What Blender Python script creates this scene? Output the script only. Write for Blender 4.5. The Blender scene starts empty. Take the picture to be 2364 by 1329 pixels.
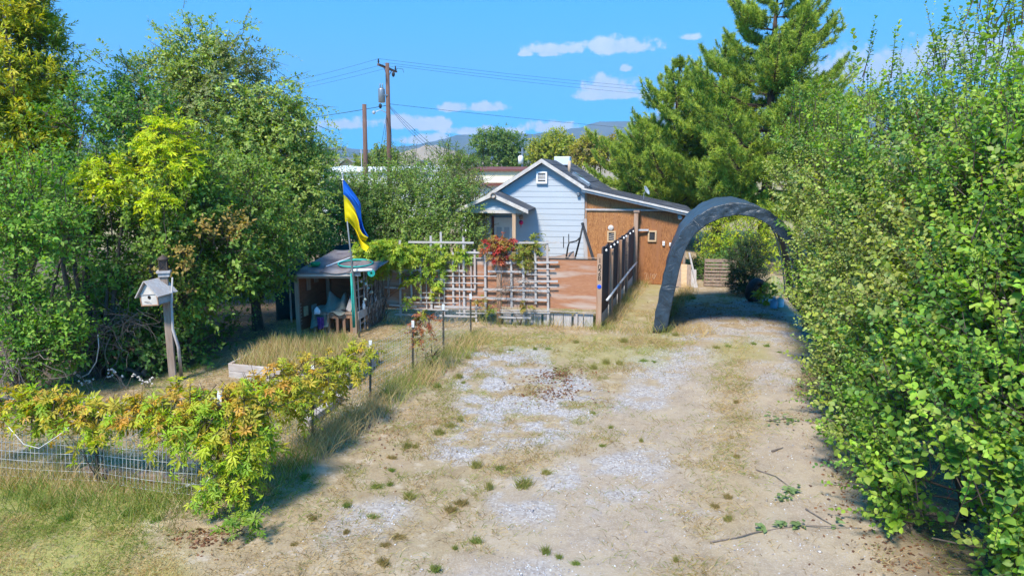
import bpy, math, random
import numpy as np
from mathutils import Vector, Matrix
random.seed(5)
rng = np.random.default_rng(11)
scene = bpy.context.scene
COL = scene.collection
R = math.radians

# ---------------------------------------------------------------- camera
CAM_H = 3.3
FPX = 1574.0                       # focal length in photo pixels (2364 wide)
CX, CY = 1182.0, 664.5
PITCH = math.atan((CY - 400.0) / FPX)
cam_data = bpy.data.cameras.new('camera')
cam = bpy.data.objects.new('camera', cam_data)
COL.objects.link(cam)
cam.location = (0, 0, CAM_H)
cam.rotation_euler = (math.pi / 2 - PITCH, 0, 0)
cam_data.sensor_width = 36
cam_data.lens = 36 * FPX / 2364
cam_data.clip_end = 12000
scene.camera = cam

# ---------------------------------------------------------------- light
SUN_AZ, SUN_EL = R(-153), R(52)    # azimuth of the sun measured from +Y towards +X
SKY_STRENGTH = 0.125
sun_data = bpy.data.lights.new('sun', 'SUN')
sun_data.energy = 2.7
sun_data.angle = R(10.0)
sun_data.color = (1.0, 0.91, 0.78)
sun = bpy.data.objects.new('sun', sun_data)
COL.objects.link(sun)
sun_dir = Vector((math.sin(SUN_AZ) * math.cos(SUN_EL), math.cos(SUN_AZ) * math.cos(SUN_EL), math.sin(SUN_EL)))
sun.rotation_euler = sun_dir.to_track_quat('Z', 'Y').to_euler()
sun.location = sun_dir * 60
scene.view_settings.view_transform = 'Standard'
scene.view_settings.look = 'None'
scene.view_settings.gamma = 1.0
scene.view_settings.exposure = 1.68

def ray(px, py):
    x = (px - CX) / FPX; y = (CY - py) / FPX
    return Vector((x, math.cos(PITCH) + y * math.sin(PITCH), -math.sin(PITCH) + y * math.cos(PITCH)))
def G(px, py, z=0.0):
    d = ray(px, py); t = (z - CAM_H) / d.z
    return Vector((d.x * t, d.y * t, z))
def P(px, py, Y):
    d = ray(px, py); t = Y / d.y
    return Vector((d.x * t, Y, CAM_H + d.z * t))
def scl(px, py, Y):                # photo pixels per metre at that point
    return FPX / (Y / ray(px, py).y)

# ---------------------------------------------------------------- world: sky with small cumulus clouds
world = bpy.data.worlds.new('World'); scene.world = world; world.use_nodes = True
nt = world.node_tree; nt.nodes.clear()
def wn(t, **kw):
    n = nt.nodes.new(t)
    for k, v in kw.items(): setattr(n, k, v)
    return n
def wl(a, b): nt.links.new(a, b)
def wmath(op, a, b=None, c=None, clamp=False):
    n = wn('ShaderNodeMath', operation=op); n.use_clamp = clamp
    for i, v in enumerate((a, b, c)):
        if v is None: continue
        if isinstance(v, (int, float)): n.inputs[i].default_value = v
        else: wl(v, n.inputs[i])
    return n.outputs[0]
sky = wn('ShaderNodeTexSky', sky_type='NISHITA')
sky.sun_disc = False; sky.sun_elevation = SUN_EL; sky.sun_rotation = SUN_AZ
sky.altitude = 900; sky.air_density = 1.0; sky.dust_density = 0.0; sky.ozone_density = 2.0
hsv = wn('ShaderNodeHueSaturation'); hsv.inputs['Saturation'].default_value = 1.70
hsv.inputs['Hue'].default_value = 0.489
wl(sky.outputs[0], hsv.inputs['Color'])
tc = wn('ShaderNodeTexCoord'); sep = wn('ShaderNodeSeparateXYZ'); wl(tc.outputs['Generated'], sep.inputs[0])
lift = wn('ShaderNodeCombineXYZ'); wl(sep.outputs[0], lift.inputs[0]); wl(sep.outputs[1], lift.inputs[1])   # clear dry air: less whitening at the horizon
wl(wmath('ADD', wmath('MULTIPLY', wmath('MAXIMUM', sep.outputs[2], 0.0), 0.9), 0.22), lift.inputs[2])
ln_ = wn('ShaderNodeVectorMath', operation='NORMALIZE'); wl(lift.outputs[0], ln_.inputs[0]); wl(ln_.outputs[0], sky.inputs[0])
az = wmath('ARCTAN2', sep.outputs[0], sep.outputs[1])
el = wmath('ARCSINE', sep.outputs[2])
noise = wn('ShaderNodeTexNoise'); noise.inputs['Scale'].default_value = 26; noise.inputs['Detail'].default_value = 7
noise.inputs['Roughness'].default_value = 0.62
wl(tc.outputs['Generated'], noise.inputs['Vector'])
noise2 = wn('ShaderNodeTexNoise'); noise2.inputs['Scale'].default_value = 110; noise2.inputs['Detail'].default_value = 5
wl(tc.outputs['Generated'], noise2.inputs['Vector'])
nz = wmath('MULTIPLY_ADD', noise.outputs[0], 2.2, -1.1)
nz = wmath('ADD', nz, wmath('MULTIPLY_ADD', noise2.outputs[0], 0.9, -0.45))
clouds = [(785, 290, 62, 14), (960, 290, 70, 17), (925, 283, 45, 12), (1110, 304, 70, 11), (1160, 308, 40, 12), (1278, 297, 60, 16),
          (1050, 250, 34, 13), (1118, 251, 52, 12), (1405, 205, 52, 26), (1400, 222, 78, 14), (1440, 110, 76, 20), (1395, 108, 44, 16),
          (1285, 116, 64, 13), (1270, 126, 26, 9), (1213, 126, 16, 6), (1443, 160, 14, 9), (1592, 88, 20, 8),
          (1985, 172, 70, 45), (1900, 180, 40, 32), (2120, 150, 110, 42), (2230, 130, 90, 40), (1760, 160, 45, 25), (1565, 255, 40, 30),
          (680, 300, 60, 20), (985, 325, 60, 12), (2330, 140, 80, 40)]
rs = random.Random(3)
blobs = []
for px, py, rx, ry in clouds:
    d = ray(px, py).normalized()
    blobs.append((math.atan2(d.x, d.y), math.asin(d.z), rx / FPX * 1.15, ry / FPX * 1.25))
for i in range(26):                                  # the same sky goes on all round
    a = R(45) + R(270) * (i + rs.random()) / 26
    blobs.append((a if a < math.pi else a - 2 * math.pi, R(rs.uniform(3, 16)), rs.uniform(.03, .07), rs.uniform(.010, .02)))
best = None
for a0, e0, ra, re in blobs:
    da = wmath('MULTIPLY', wmath('SUBTRACT', az, a0), 1 / ra)
    de = wmath('MULTIPLY', wmath('SUBTRACT', el, e0), 1 / re)
    de2 = wmath('MAXIMUM', de, wmath('MULTIPLY', de, -1.9))     # flatter underside
    dd = wmath('SQRT', wmath('ADD', wmath('MULTIPLY', da, da), wmath('MULTIPLY', de2, de2)))
    m = wmath('SUBTRACT', 1.15, dd)
    best = m if best is None else wmath('MAXIMUM', best, m)
mask = wmath('ADD', best, nz)
mr = wn('ShaderNodeMapRange', interpolation_type='SMOOTHSTEP')
wl(mask, mr.inputs[0]); mr.inputs[1].default_value = 0.02; mr.inputs[2].default_value = 0.55
mr.inputs[3].default_value = 0.0; mr.inputs[4].default_value = 0.92
cr = wn('ShaderNodeMapRange'); wl(nz, cr.inputs[0]); cr.inputs[1].default_value = -0.5; cr.inputs[2].default_value = 0.4
cm = wn('ShaderNodeMix', data_type='RGBA'); wl(cr.outputs[0], cm.inputs[0])
cm.inputs[6].default_value = (2.3, 2.6, 3.0, 1); cm.inputs[7].default_value = (3.1, 3.15, 3.2, 1)
mix = wn('ShaderNodeMix', data_type='RGBA')
wl(mr.outputs[0], mix.inputs[0]); wl(hsv.outputs[0], mix.inputs[6]); wl(cm.outputs[2], mix.inputs[7])
bg = wn('ShaderNodeBackground'); bg.inputs[1].default_value = SKY_STRENGTH
wl(mix.outputs[2], bg.inputs[0])
wo = wn('ShaderNodeOutputWorld'); wl(bg.outputs[0], wo.inputs[0])

# ---------------------------------------------------------------- helpers
WLOC = {}
def thing(name, label, cat, loc=(0, 0, 0), group=None):
    o = bpy.data.objects.new(name, None); COL.objects.link(o)
    o.empty_display_size = 0.2
    o.location = Vector(loc); WLOC[o.name] = Vector(loc)
    tag(o, label, cat, group); return o
def tag(o, label=None, cat=None, group=None, kind=None):
    if label: o['label'] = label
    if cat: o['category'] = cat
    if group: o['group'] = group
    if kind: o['kind'] = kind
    return o
def link(name, me, parent=None, mats=None, kind=None):
    o = bpy.data.objects.new(name, me); COL.objects.link(o)
    if parent is not None:
        o.parent = parent; o.location = -WLOC.get(parent.name, Vector((0, 0, 0)))
    if mats is not None:
        for m in (mats if isinstance(mats, (list, tuple)) else [mats]): me.materials.append(m)
    if kind: o['kind'] = kind
    WLOC[o.name] = Vector((0, 0, 0))
    return o

class MB:
    """collects simple solids into one mesh (optionally through a frame matrix)"""
    def __init__(s, M=None): s.v = []; s.f = []; s.M = M
    def add(s, vs, fs):
        b = len(s.v)
        for v in vs:
            v = Vector(v); s.v.append(s.M @ v if s.M else v)
        for f in fs: s.f.append(tuple(b + i for i in f))
        return s
    def box(s, c, size, rz=0.0, rx=0.0, ry=0.0):
        hx, hy, hz = size[0] / 2, size[1] / 2, size[2] / 2
        rot = Matrix.Rotation(rz, 3, 'Z') @ Matrix.Rotation(ry, 3, 'Y') @ Matrix.Rotation(rx, 3, 'X')
        c = Vector(c)
        vs = [c + rot @ Vector((sx * hx, sy * hy, sz * hz)) for sz in (-1, 1) for sy in (-1, 1) for sx in (-1, 1)]
        return s.add(vs, [(0, 2, 3, 1), (4, 5, 7, 6), (0, 1, 5, 4), (2, 6, 7, 3), (0, 4, 6, 2), (1, 3, 7, 5)])
    def bar(s, p0, p1, w, d, nrm=(0, -1, 0)):
        p0 = Vector(p0); p1 = Vector(p1); a = (p1 - p0).normalized()
        n = Vector(nrm); n = (n - a * n.dot(a)).normalized(); b = a.cross(n)
        vs = [p + b * (i * w / 2) + n * (j * d / 2) for p in (p0, p1) for j in (-1, 1) for i in (-1, 1)]
        return s.add(vs, [(0, 2, 3, 1), (4, 5, 7, 6), (0, 1, 5, 4), (2, 6, 7, 3), (0, 4, 6, 2), (1, 3, 7, 5)])
    def tube(s, pts, r, n=6, cap=True):
        pts = [Vector(p) for p in pts]; k = len(pts)
        rr = r if isinstance(r, (list, tuple)) else [r] * k
        vs = []; up = Vector((0, 0, 1))
        prev = None
        for i, p in enumerate(pts):
            t = (pts[min(i + 1, k - 1)] - pts[max(i - 1, 0)]).normalized()
            if prev is None:
                a = t.cross(up) if abs(t.z) < 0.95 else t.cross(Vector((1, 0, 0)))
            else: a = prev - t * prev.dot(t)
            a.normalize(); prev = a; b = t.cross(a)
            for j in range(n):
                th = 2 * math.pi * j / n
                vs.append(p + a * (rr[i] * math.cos(th)) + b * (rr[i] * math.sin(th)))
        fs = [(i * n + j, i * n + (j + 1) % n, (i + 1) * n + (j + 1) % n, (i + 1) * n + j) for i in range(k - 1) for j in range(n)]
        if cap: fs += [tuple(range(n))[::-1], tuple((k - 1) * n + j for j in range(n))]
        return s.add(vs, fs)
    def prism(s, poly, off):
        """poly: list of points; off: extrusion vector"""
        n = len(poly); off = Vector(off)
        vs = [Vector(p) for p in poly] + [Vector(p) + off for p in poly]
        fs = [tuple(range(n))[::-1], tuple(range(n, 2 * n))] + [(i, (i + 1) % n, n + (i + 1) % n, n + i) for i in range(n)]
        return s.add(vs, fs)
    def lathe(s, c, prof, n=16, axis='Z'):
        vs = []; c = Vector(c)
        for r, h in prof:
            for j in range(n):
                th = 2 * math.pi * j / n
                q = {'Z': (r * math.cos(th), r * math.sin(th), h), 'Y': (r * math.cos(th), h, r * math.sin(th)), 'X': (h, r * math.cos(th), r * math.sin(th))}[axis]
                vs.append(c + Vector(q))
        k = len(prof)
        fs = [(i * n + j, i * n + (j + 1) % n, (i + 1) * n + (j + 1) % n, (i + 1) * n + j) for i in range(k - 1) for j in range(n)]
        fs += [tuple(range(n))[::-1], tuple((k - 1) * n + j for j in range(n))]
        return s.add(vs, fs)
    def grid(s, fn, nu, nv):
        vs = [fn(i / nu, j / nv) for j in range(nv + 1) for i in range(nu + 1)]
        return s.add(vs, [(j * (nu + 1) + i, j * (nu + 1) + i + 1, (j + 1) * (nu + 1) + i + 1, (j + 1) * (nu + 1) + i) for j in range(nv) for i in range(nu)])
    def build(s, name, mat, parent=None, smooth=False, bevel=0, kind=None, solid=0):
        me = bpy.data.meshes.new(name); me.from_pydata([tuple(v) for v in s.v], [], s.f)
        import bmesh as _b
        bm = _b.new(); bm.from_mesh(me); _b.ops.recalc_face_normals(bm, faces=bm.faces); bm.to_mesh(me); bm.free()
        if smooth:
            for p in me.polygons: p.use_smooth = True
        o = link(name, me, parent, mat, kind)
        if solid:
            md = o.modifiers.new('solid', 'SOLIDIFY'); md.thickness = solid; md.offset = 0
        if bevel:
            md = o.modifiers.new('bevel', 'BEVEL'); md.width = bevel; md.segments = 1; md.limit_method = 'ANGLE'
        return o

# ---- numpy noise and bulk meshes
_tab = np.random.default_rng(99).random((256, 256))
def vnoise(x, y):
    xi = np.floor(x).astype(int); yi = np.floor(y).astype(int); fx = x - xi; fy = y - yi
    fx = fx * fx * (3 - 2 * fx); fy = fy * fy * (3 - 2 * fy)
    a = _tab[xi & 255, yi & 255]; b = _tab[(xi + 1) & 255, yi & 255]; c = _tab[xi & 255, (yi + 1) & 255]; d = _tab[(xi + 1) & 255, (yi + 1) & 255]
    return (a * (1 - fx) + b * fx) * (1 - fy) + (c * (1 - fx) + d * fx) * fy
def fbm(x, y, o=4):
    s = 0; a = 0.5; t = 0
    for i in range(o):
        s = s + a * vnoise(x * 2 ** i + 17.3 * i, y * 2 ** i + 5.1 * i); t += a; a *= 0.5
    return s / t
def noise3(p, f):
    x, y, z = p[:, 0] * f, p[:, 1] * f, p[:, 2] * f
    return (vnoise(x + 31.7, y * .7 + z) + vnoise(y + 11.1, z * 1.1 + x * .6) + vnoise(z + 3.3, x * .9 - y * .4)) / 3
def np_mesh(name, V, F, col=None, smooth=False):
    me = bpy.data.meshes.new(name); k = F.shape[1]
    me.vertices.add(len(V)); me.vertices.foreach_set('co', np.ascontiguousarray(V, dtype=np.float32).ravel())
    me.loops.add(F.size); me.loops.foreach_set('vertex_index', np.ascontiguousarray(F, dtype=np.int32).ravel())
    me.polygons.add(len(F)); me.polygons.foreach_set('loop_start', np.arange(0, F.size, k, dtype=np.int32))
    if smooth: me.polygons.foreach_set('use_smooth', np.ones(len(F), dtype=bool))
    me.update(calc_edges=True)
    if col is not None:
        at = me.color_attributes.new('col', 'FLOAT_COLOR', 'POINT')
        c4 = np.ones((len(V), 4), dtype=np.float32); c4[:, :3] = col
        at.data.foreach_set('color', c4.ravel())
    return me
def nrm(a): return a / np.maximum(np.linalg.norm(a, axis=1, keepdims=True), 1e-9)
TPL = {
 'ovate': (np.array([(0, 0, 0), (.24, .3, .07), (.27, .55, .07), (0, 1, -.12), (-.27, .55, .07), (-.24, .3, .07), (0, .45, 0)], float),
           np.array([(0, 1, 6), (1, 2, 6), (2, 3, 6), (3, 4, 6), (4, 5, 6), (5, 0, 6)])),
 'round': (np.array([(0, 0, 0), (.34, .35, .08), (.3, .68, .06), (0, 1, -.12), (-.3, .68, .06), (-.34, .35, .08), (0, .5, 0)], float),
           np.array([(0, 1, 6), (1, 2, 6), (2, 3, 6), (3, 4, 6), (4, 5, 6), (5, 0, 6)])),
 'dia': (np.array([(0, 0, 0), (.3, .5, .05), (0, 1, -.05), (-.3, .5, .05)], float), np.array([(0, 1, 2), (0, 2, 3)])),
 'lance': (np.array([(0, 0, 0), (.14, .45, .03), (0, 1, -.14), (-.14, .45, .03)], float), np.array([(0, 1, 2), (0, 2, 3)])),
 'needle': (np.array([(-.05, 0, 0), (.05, 0, 0), (0, 1, 0)], float), np.array([(0, 1, 2)])),
 'blade': (np.array([(-.5, 0, 0), (.5, 0, 0), (.34, .55, 0), (-.34, .55, 0), (0, 1, 0)], float), np.array([(0, 1, 2), (0, 2, 3), (3, 2, 4)])),
}
def _palm():
    vs = []; fs = []
    for k, (a, l) in enumerate([(-100, .62), (-52, .9), (0, 1.0), (52, .9), (100, .62)]):
        ca, sa = math.cos(R(a)), math.sin(R(a)); b = len(vs)
        for x, y, z in [(0, .06, 0), (.16, .55, .05), (0, 1, -.22), (-.16, .55, .05)]:
            vs.append(((x * ca + y * sa) * l, (-x * sa + y * ca) * l, z * l))
        fs += [(b, b + 1, b + 2), (b, b + 2, b + 3)]
    return np.array(vs), np.array(fs)
TPL['palm'] = _palm()
_st = np.array([(1, 0, 0), (-.9, .2, 0), (.1, .85, .1), (-.1, -.9, 0), (0, .1, .7), (.1, 0, -.6)], float)
TPL['stone'] = (_st, np.array([(0, 2, 4), (2, 1, 4), (1, 3, 4), (3, 0, 4), (2, 0, 5), (1, 2, 5), (3, 1, 5), (0, 3, 5)]))
def scatter(tpl, Pp, D, N, S, C, sx=None, sz=None):
    tv, tf = TPL[tpl]; n = len(Pp)
    y = nrm(D); x = nrm(np.cross(y, N)); z = np.cross(x, y)
    S = np.asarray(S).reshape(n, 1, 1)
    sx = 1.0 if sx is None else np.asarray(sx).reshape(n, 1, 1)
    sz = 1.0 if sz is None else np.asarray(sz).reshape(n, 1, 1)
    V = Pp[:, None, :] + S * (tv[None, :, 0:1] * x[:, None, :] * sx + tv[None, :, 1:2] * y[:, None, :] + tv[None, :, 2:3] * z[:, None, :] * sz)
    F = tf[None] + (np.arange(n) * len(tv))[:, None, None]
    CC = np.repeat(C, len(tv), axis=0)
    return V.reshape(-1, 3), F.reshape(-1, 3), CC
def merge(*gs):
    V = []; F = []; C = []; b = 0
    for v, f, c in gs:
        V.append(v); F.append(f + b); C.append(c); b += len(v)
    return np.concatenate(V), np.concatenate(F), np.concatenate(C)

# ---------------------------------------------------------------- materials
def new_mat(name):
    m = bpy.data.materials.new(name); m.use_nodes = True
    n = m.node_tree.nodes; b = n['Principled BSDF']
    b.inputs['Specular IOR Level'].default_value = 0.3
    return m, m.node_tree, b
def surf(name, c1, c2=None, rough=.8, scale=6.0, stretch=(1, 1, 1), bump=.15, detail=6, metal=0, lo=.35, hi=.68, c3=None, s3=1.3, spec=.3, distort=0.0, bdist=.01):
    """two tones blended by a noise that can be stretched into grain, plus a third tone in larger patches"""
    m, t, b = new_mat(name); N = t.nodes; L = t.links
    tc = N.new('ShaderNodeTexCoord'); mp = N.new('ShaderNodeMapping'); mp.inputs['Scale'].default_value = stretch
    L.new(tc.outputs['Object'], mp.inputs[0])
    nz = N.new('ShaderNodeTexNoise'); nz.inputs['Scale'].default_value = scale; nz.inputs['Detail'].default_value = detail
    nz.inputs['Roughness'].default_value = .62; nz.inputs['Distortion'].default_value = distort
    L.new(mp.outputs[0], nz.inputs['Vector'])
    r = N.new('ShaderNodeMapRange'); r.inputs[1].default_value = lo; r.inputs[2].default_value = hi; L.new(nz.outputs[0], r.inputs[0])
    mx = N.new('ShaderNodeMix'); mx.data_type = 'RGBA'; L.new(r.outputs[0], mx.inputs[0])
    c2 = c2 or tuple(min(1, v * .72) for v in c1)
    mx.inputs[6].default_value = (*c1, 1); mx.inputs[7].default_value = (*c2, 1)
    out = mx.outputs[2]
    if c3:
        n3 = N.new('ShaderNodeTexNoise'); n3.inputs['Scale'].default_value = s3; n3.inputs['Detail'].default_value = 5
        L.new(mp.outputs[0], n3.inputs['Vector'])
        r3 = N.new('ShaderNodeMapRange'); r3.inputs[1].default_value = .48; r3.inputs[2].default_value = .66; L.new(n3.outputs[0], r3.inputs[0])
        m3 = N.new('ShaderNodeMix'); m3.data_type = 'RGBA'; L.new(r3.outputs[0], m3.inputs[0]); L.new(out, m3.inputs[6]); m3.inputs[7].default_value = (*c3, 1)
        out = m3.outputs[2]
    L.new(out, b.inputs['Base Color'])
    b.inputs['Roughness'].default_value = rough; b.inputs['Metallic'].default_value = metal; b.inputs['Specular IOR Level'].default_value = spec
    if bump:
        bp = N.new('ShaderNodeBump'); bp.inputs['Strength'].default_value = bump; bp.inputs['Distance'].default_value = bdist
        L.new(nz.outputs[0], bp.inputs['Height']); L.new(bp.outputs[0], b.inputs['Normal'])
    return m
def leaf_mat(name, transl=.40, rough=.5, spec=.35):
    m, t, b = new_mat(name); N = t.nodes; L = t.links
    at = N.new('ShaderNodeAttribute'); at.attribute_name = 'col'
    L.new(at.outputs['Color'], b.inputs['Base Color'])
    b.inputs['Roughness'].default_value = rough; b.inputs['Specular IOR Level'].default_value = spec
    tr = N.new('ShaderNodeBsdfTranslucent')
    hs = N.new('ShaderNodeHueSaturation'); hs.inputs['Value'].default_value = 1.25; hs.inputs['Saturation'].default_value = 1.70; L.new(at.outputs['Color'], hs.inputs['Color'])
    L.new(hs.outputs[0], tr.inputs[0])
    ms = N.new('ShaderNodeMixShader'); ms.inputs[0].default_value = transl
    L.new(b.outputs[0], ms.inputs[1]); L.new(tr.outputs[0], ms.inputs[2])
    L.new(ms.outputs[0], N['Material Output'].inputs[0])
    return m
M = {}
M['leaf'] = leaf_mat('leaf'); M['grass'] = leaf_mat('grass_blade', .25, .6, .2); M['needle'] = leaf_mat('pine_needle', .2, .5, .3)
M['stone'] = leaf_mat('gravel_stone', 0.0, .85, .2)
M['bark'] = surf('bark', (.13, .10, .08), (.05, .04, .035), .95, 14, (1, 1, .25), .6)
M['pine_bark'] = surf('pine_bark', (.10, .065, .045), (.035, .025, .02), .95, 9, (1, 1, .3), .6)
M['twig'] = surf('twig', (.22, .18, .15), (.10, .08, .07), .9, 20, bump=.1)
M['grey_wood'] = surf('grey_weathered_wood', (.50, .48, .47), (.33, .31, .30), .9, 9, (3, 3, .5), .25, c3=(.42, .36, .33))
M['grey_wood_h'] = surf('grey_weathered_wood_along', (.50, .48, .47), (.34, .32, .31), .9, 9, (.5, 3, 3), .25, c3=(.43, .37, .34))
M['post_wood'] = surf('brown_post_wood', (.40, .24, .15), (.26, .14, .085), .85, 7, (4, 4, .5), .25, c3=(.44, .31, .23))
M['grey_brown_wood'] = surf('grey_brown_post_wood', (.36, .28, .22), (.24, .17, .13), .9, 7, (4, 4, .5), .25)
M['ply_h'] = surf('weathered_plywood_across', (.42, .21, .12), (.33, .14, .07), .85, 5, (.7, 1, 5), .12, c3=(.46, .35, .29), s3=1.3, distort=1.6)
M['ply_v'] = surf('stained_plywood_upright', (.42, .185, .065), (.19, .07, .027), .75, 7, (4.5, 1, .55), .12, c3=(.31, .135, .058), s3=1.5, distort=2.6, lo=.4, hi=.6)
M['ply_v2'] = surf('lighter_plywood_upright', (.52, .25, .09), (.20, .075, .028), .75, 8, (5, 1, .6), .12, c3=(.37, .17, .07), s3=1.4, distort=3.2, lo=.4, hi=.6)
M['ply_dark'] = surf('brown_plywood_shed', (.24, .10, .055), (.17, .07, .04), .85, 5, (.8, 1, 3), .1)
M['white_paint'] = surf('pale_blue_white_siding_paint', (.45, .50, .55), (.41, .46, .51), .6, 3, (.4, 1, 2), .03, c3=(.43, .47, .51))
M['white_trim'] = surf('white_trim_paint', (.62, .59, .55), (.45, .41, .37), .75, 8, (1, 1, 1), .1)
M['white'] = surf('clean_white', (.80, .80, .80), (.72, .72, .72), .5, 5, bump=.02)
M['shingle'] = surf('dark_grey_shingle', (.075, .08, .09), (.045, .048, .055), .9, 30, (1, 1, 1), .4, c3=(.10, .105, .115))
M['metal_grey'] = surf('grey_metal', (.30, .32, .34), (.22, .24, .26), .45, 12, bump=.05, metal=.6)
M['galv'] = surf('galvanised_wire', (.66, .67, .68), (.48, .49, .50), .5, 20, bump=0, metal=.25)
M['cover'] = surf('blue_grey_carport_cover', (.035, .055, .08), (.05, .075, .10), .45, 4, (1, 1, 1), .3, bdist=.03)
M['dark_metal'] = surf('dark_metal', (.03, .032, .036), (.055, .05, .045), .5, 15, bump=.1, metal=.5)
M['tpost'] = surf('green_post_paint', (.07, .085, .065), (.14, .10, .075), .7, 14, bump=.15)
M['tarp'] = surf('dark_blue_tarp', (.020, .034, .052), (.032, .052, .076), .38, 5, (1, 1, 1), .7, detail=5, spec=.55, bdist=.05, distort=.8)
M['tarp_dark'] = surf('dark_brown_fence_fabric', (.085, .062, .06), (.055, .042, .042), .8, 25, (1, 1, 1), .15)
M['teal'] = surf('dark_teal_screen', (.008, .06, .07), (.006, .035, .045), .8, 8, bump=.1)
M['roof_sheet'] = surf('weathered_purple_grey_roofing', (.19, .165, .175), (.10, .085, .10), .9, 4, (1, 1, 1), .35, c3=(.24, .22, .23), s3=2.2)
M['hose'] = surf('aqua_hose', (.02, .38, .33), (.02, .30, .27), .5, 12, bump=0)
M['green_plastic'] = surf('green_plastic', (.01, .32, .14), None, .45, 10, bump=0)
M['cloth'] = surf('grey_green_drape', (.20, .23, .20), (.13, .16, .145), .95, 25, bump=.1, c3=(.24, .27, .25))
M['purple'] = surf('purple_fabric', (.09, .035, .22), (.05, .02, .13), .8, 18, bump=.1)
M['pink'] = surf('red_pink_ornament', (.65, .02, .12), None, .5, 10, bump=0)
M['pole_wood'] = surf('brown_utility_pole', (.17, .10, .075), (.10, .06, .048), .9, 8, (3, 3, .3), .3)
M['cream'] = surf('cream_metal_siding', (.72, .64, .44), (.66, .58, .40), .6, 4, bump=.03)
M['brown_trim'] = surf('brown_trim', (.20, .07, .05), None, .7, 8, bump=.05)
M['pale_blue'] = surf('pale_blue_grey_siding', (.62, .68, .76), (.56, .61, .68), .7, 3, bump=.03)
M['tan_wall'] = surf('tan_stucco', (.55, .42, .30), (.48, .36, .26), .85, 6, bump=.05)
M['grey_roof'] = surf('grey_shingle_far', (.24, .25, .27), (.18, .19, .21), .9, 20, bump=.2)
M['glass'] = surf('dark_window_glass', (.02, .025, .035), (.05, .055, .06), .08, 3, bump=0, spec=.6)
M['pine_frame'] = surf('raw_pine_frame', (.62, .45, .27), (.52, .35, .20), .75, 10, (1, 1, 4), .1)
M['rubber'] = surf('black_rubber', (.02, .02, .022), (.035, .034, .034), .7, 20, bump=.2)
M['blue_jug'] = surf('blue_water_jug', (.22, .38, .55), (.16, .30, .46), .25, 6, bump=0, spec=.5)
M['clear_jug'] = surf('cloudy_water_jug', (.58, .66, .70), (.48, .56, .62), .25, 6, bump=0, spec=.5)
M['blue_dot'] = surf('blue_reflector', (.01, .09, .75), None, .4, 5, bump=0)
M['rust'] = surf('rusty_copper_lantern', (.10, .075, .06), (.06, .045, .04), .7, 15, bump=.15, metal=.3)
M['timber'] = surf('bleached_bed_timber', (.50, .46, .43), (.33, .29, .27), .92, 6, (.4, 3, 3), .4, c3=(.38, .31, .27))
M['log_end'] = surf('weathered_brown_timber', (.34, .24, .18), (.20, .14, .11), .92, 8, (.5, 3, 3), .4)
M['cable'] = surf('black_cable', (.03, .03, .035), None, .7, 10, bump=0)
M['cord'] = surf('white_cord', (.72, .70, .68), (.6, .58, .56), .6, 20, bump=0)
M['ink'] = surf('black_number_paint', (.02, .015, .012), None, .7, 10, bump=0)
M['scratch'] = surf('pale_scratch_marks', (.62, .42, .28), None, .8, 10, bump=0)
M['porch_post'] = surf('bare_pine_post', (.55, .40, .27), (.45, .30, .19), .8, 8, (4, 4, .5), .1)
M['apple'] = surf('yellow_green_apple', (.50, .48, .10), (.42, .44, .08), .4, 8, bump=0)
M['berry'] = surf('dark_red_berry', (.16, .012, .02), (.25, .03, .03), .4, 8, bump=0)
M['dish'] = surf('grey_dish', (.42, .45, .48), None, .5, 6, bump=0)
M['bulb'] = surf('pale_glass_float', (.42, .58, .52), (.55, .62, .58), .2, 5, bump=0, spec=.5)
M['green_tarp'] = surf('faded_green_tarp', (.30, .30, .13), (.22, .23, .10), .7, 6, bump=.4)
M['soil'] = surf('dark_bed_soil', (.09, .065, .045), (.05, .038, .028), .95, 12, bump=.4)
# ================================================================ ground
def poly_px(pts): return np.array([(G(x, y).x, G(x, y).y) for x, y in pts])
def polymask(X, Y, pts, soft=.35, amp=.8, f=1.6, world=False):
    poly = np.array(pts) if world else poly_px(pts)
    inside = np.zeros(X.shape, bool); d = np.full(X.shape, 1e9); n = len(poly)
    for i in range(n):
        x0, y0 = poly[i]; x1, y1 = poly[(i + 1) % n]
        c = ((y0 > Y) != (y1 > Y)) & (X < (x1 - x0) * (Y - y0) / (y1 - y0 + 1e-12) + x0); inside ^= c
        ex, ey = x1 - x0, y1 - y0
        t = np.clip(((X - x0) * ex + (Y - y0) * ey) / (ex * ex + ey * ey + 1e-12), 0, 1)
        d = np.minimum(d, np.hypot(X - x0 - t * ex, Y - y0 - t * ey))
    sd = np.where(inside, d, -d) + (fbm(X * f + 3, Y * f + 9, 4) - .5) * amp * 2
    u = np.clip((sd + soft) / (2 * soft), 0, 1)
    return u * u * (3 - 2 * u)
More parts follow.
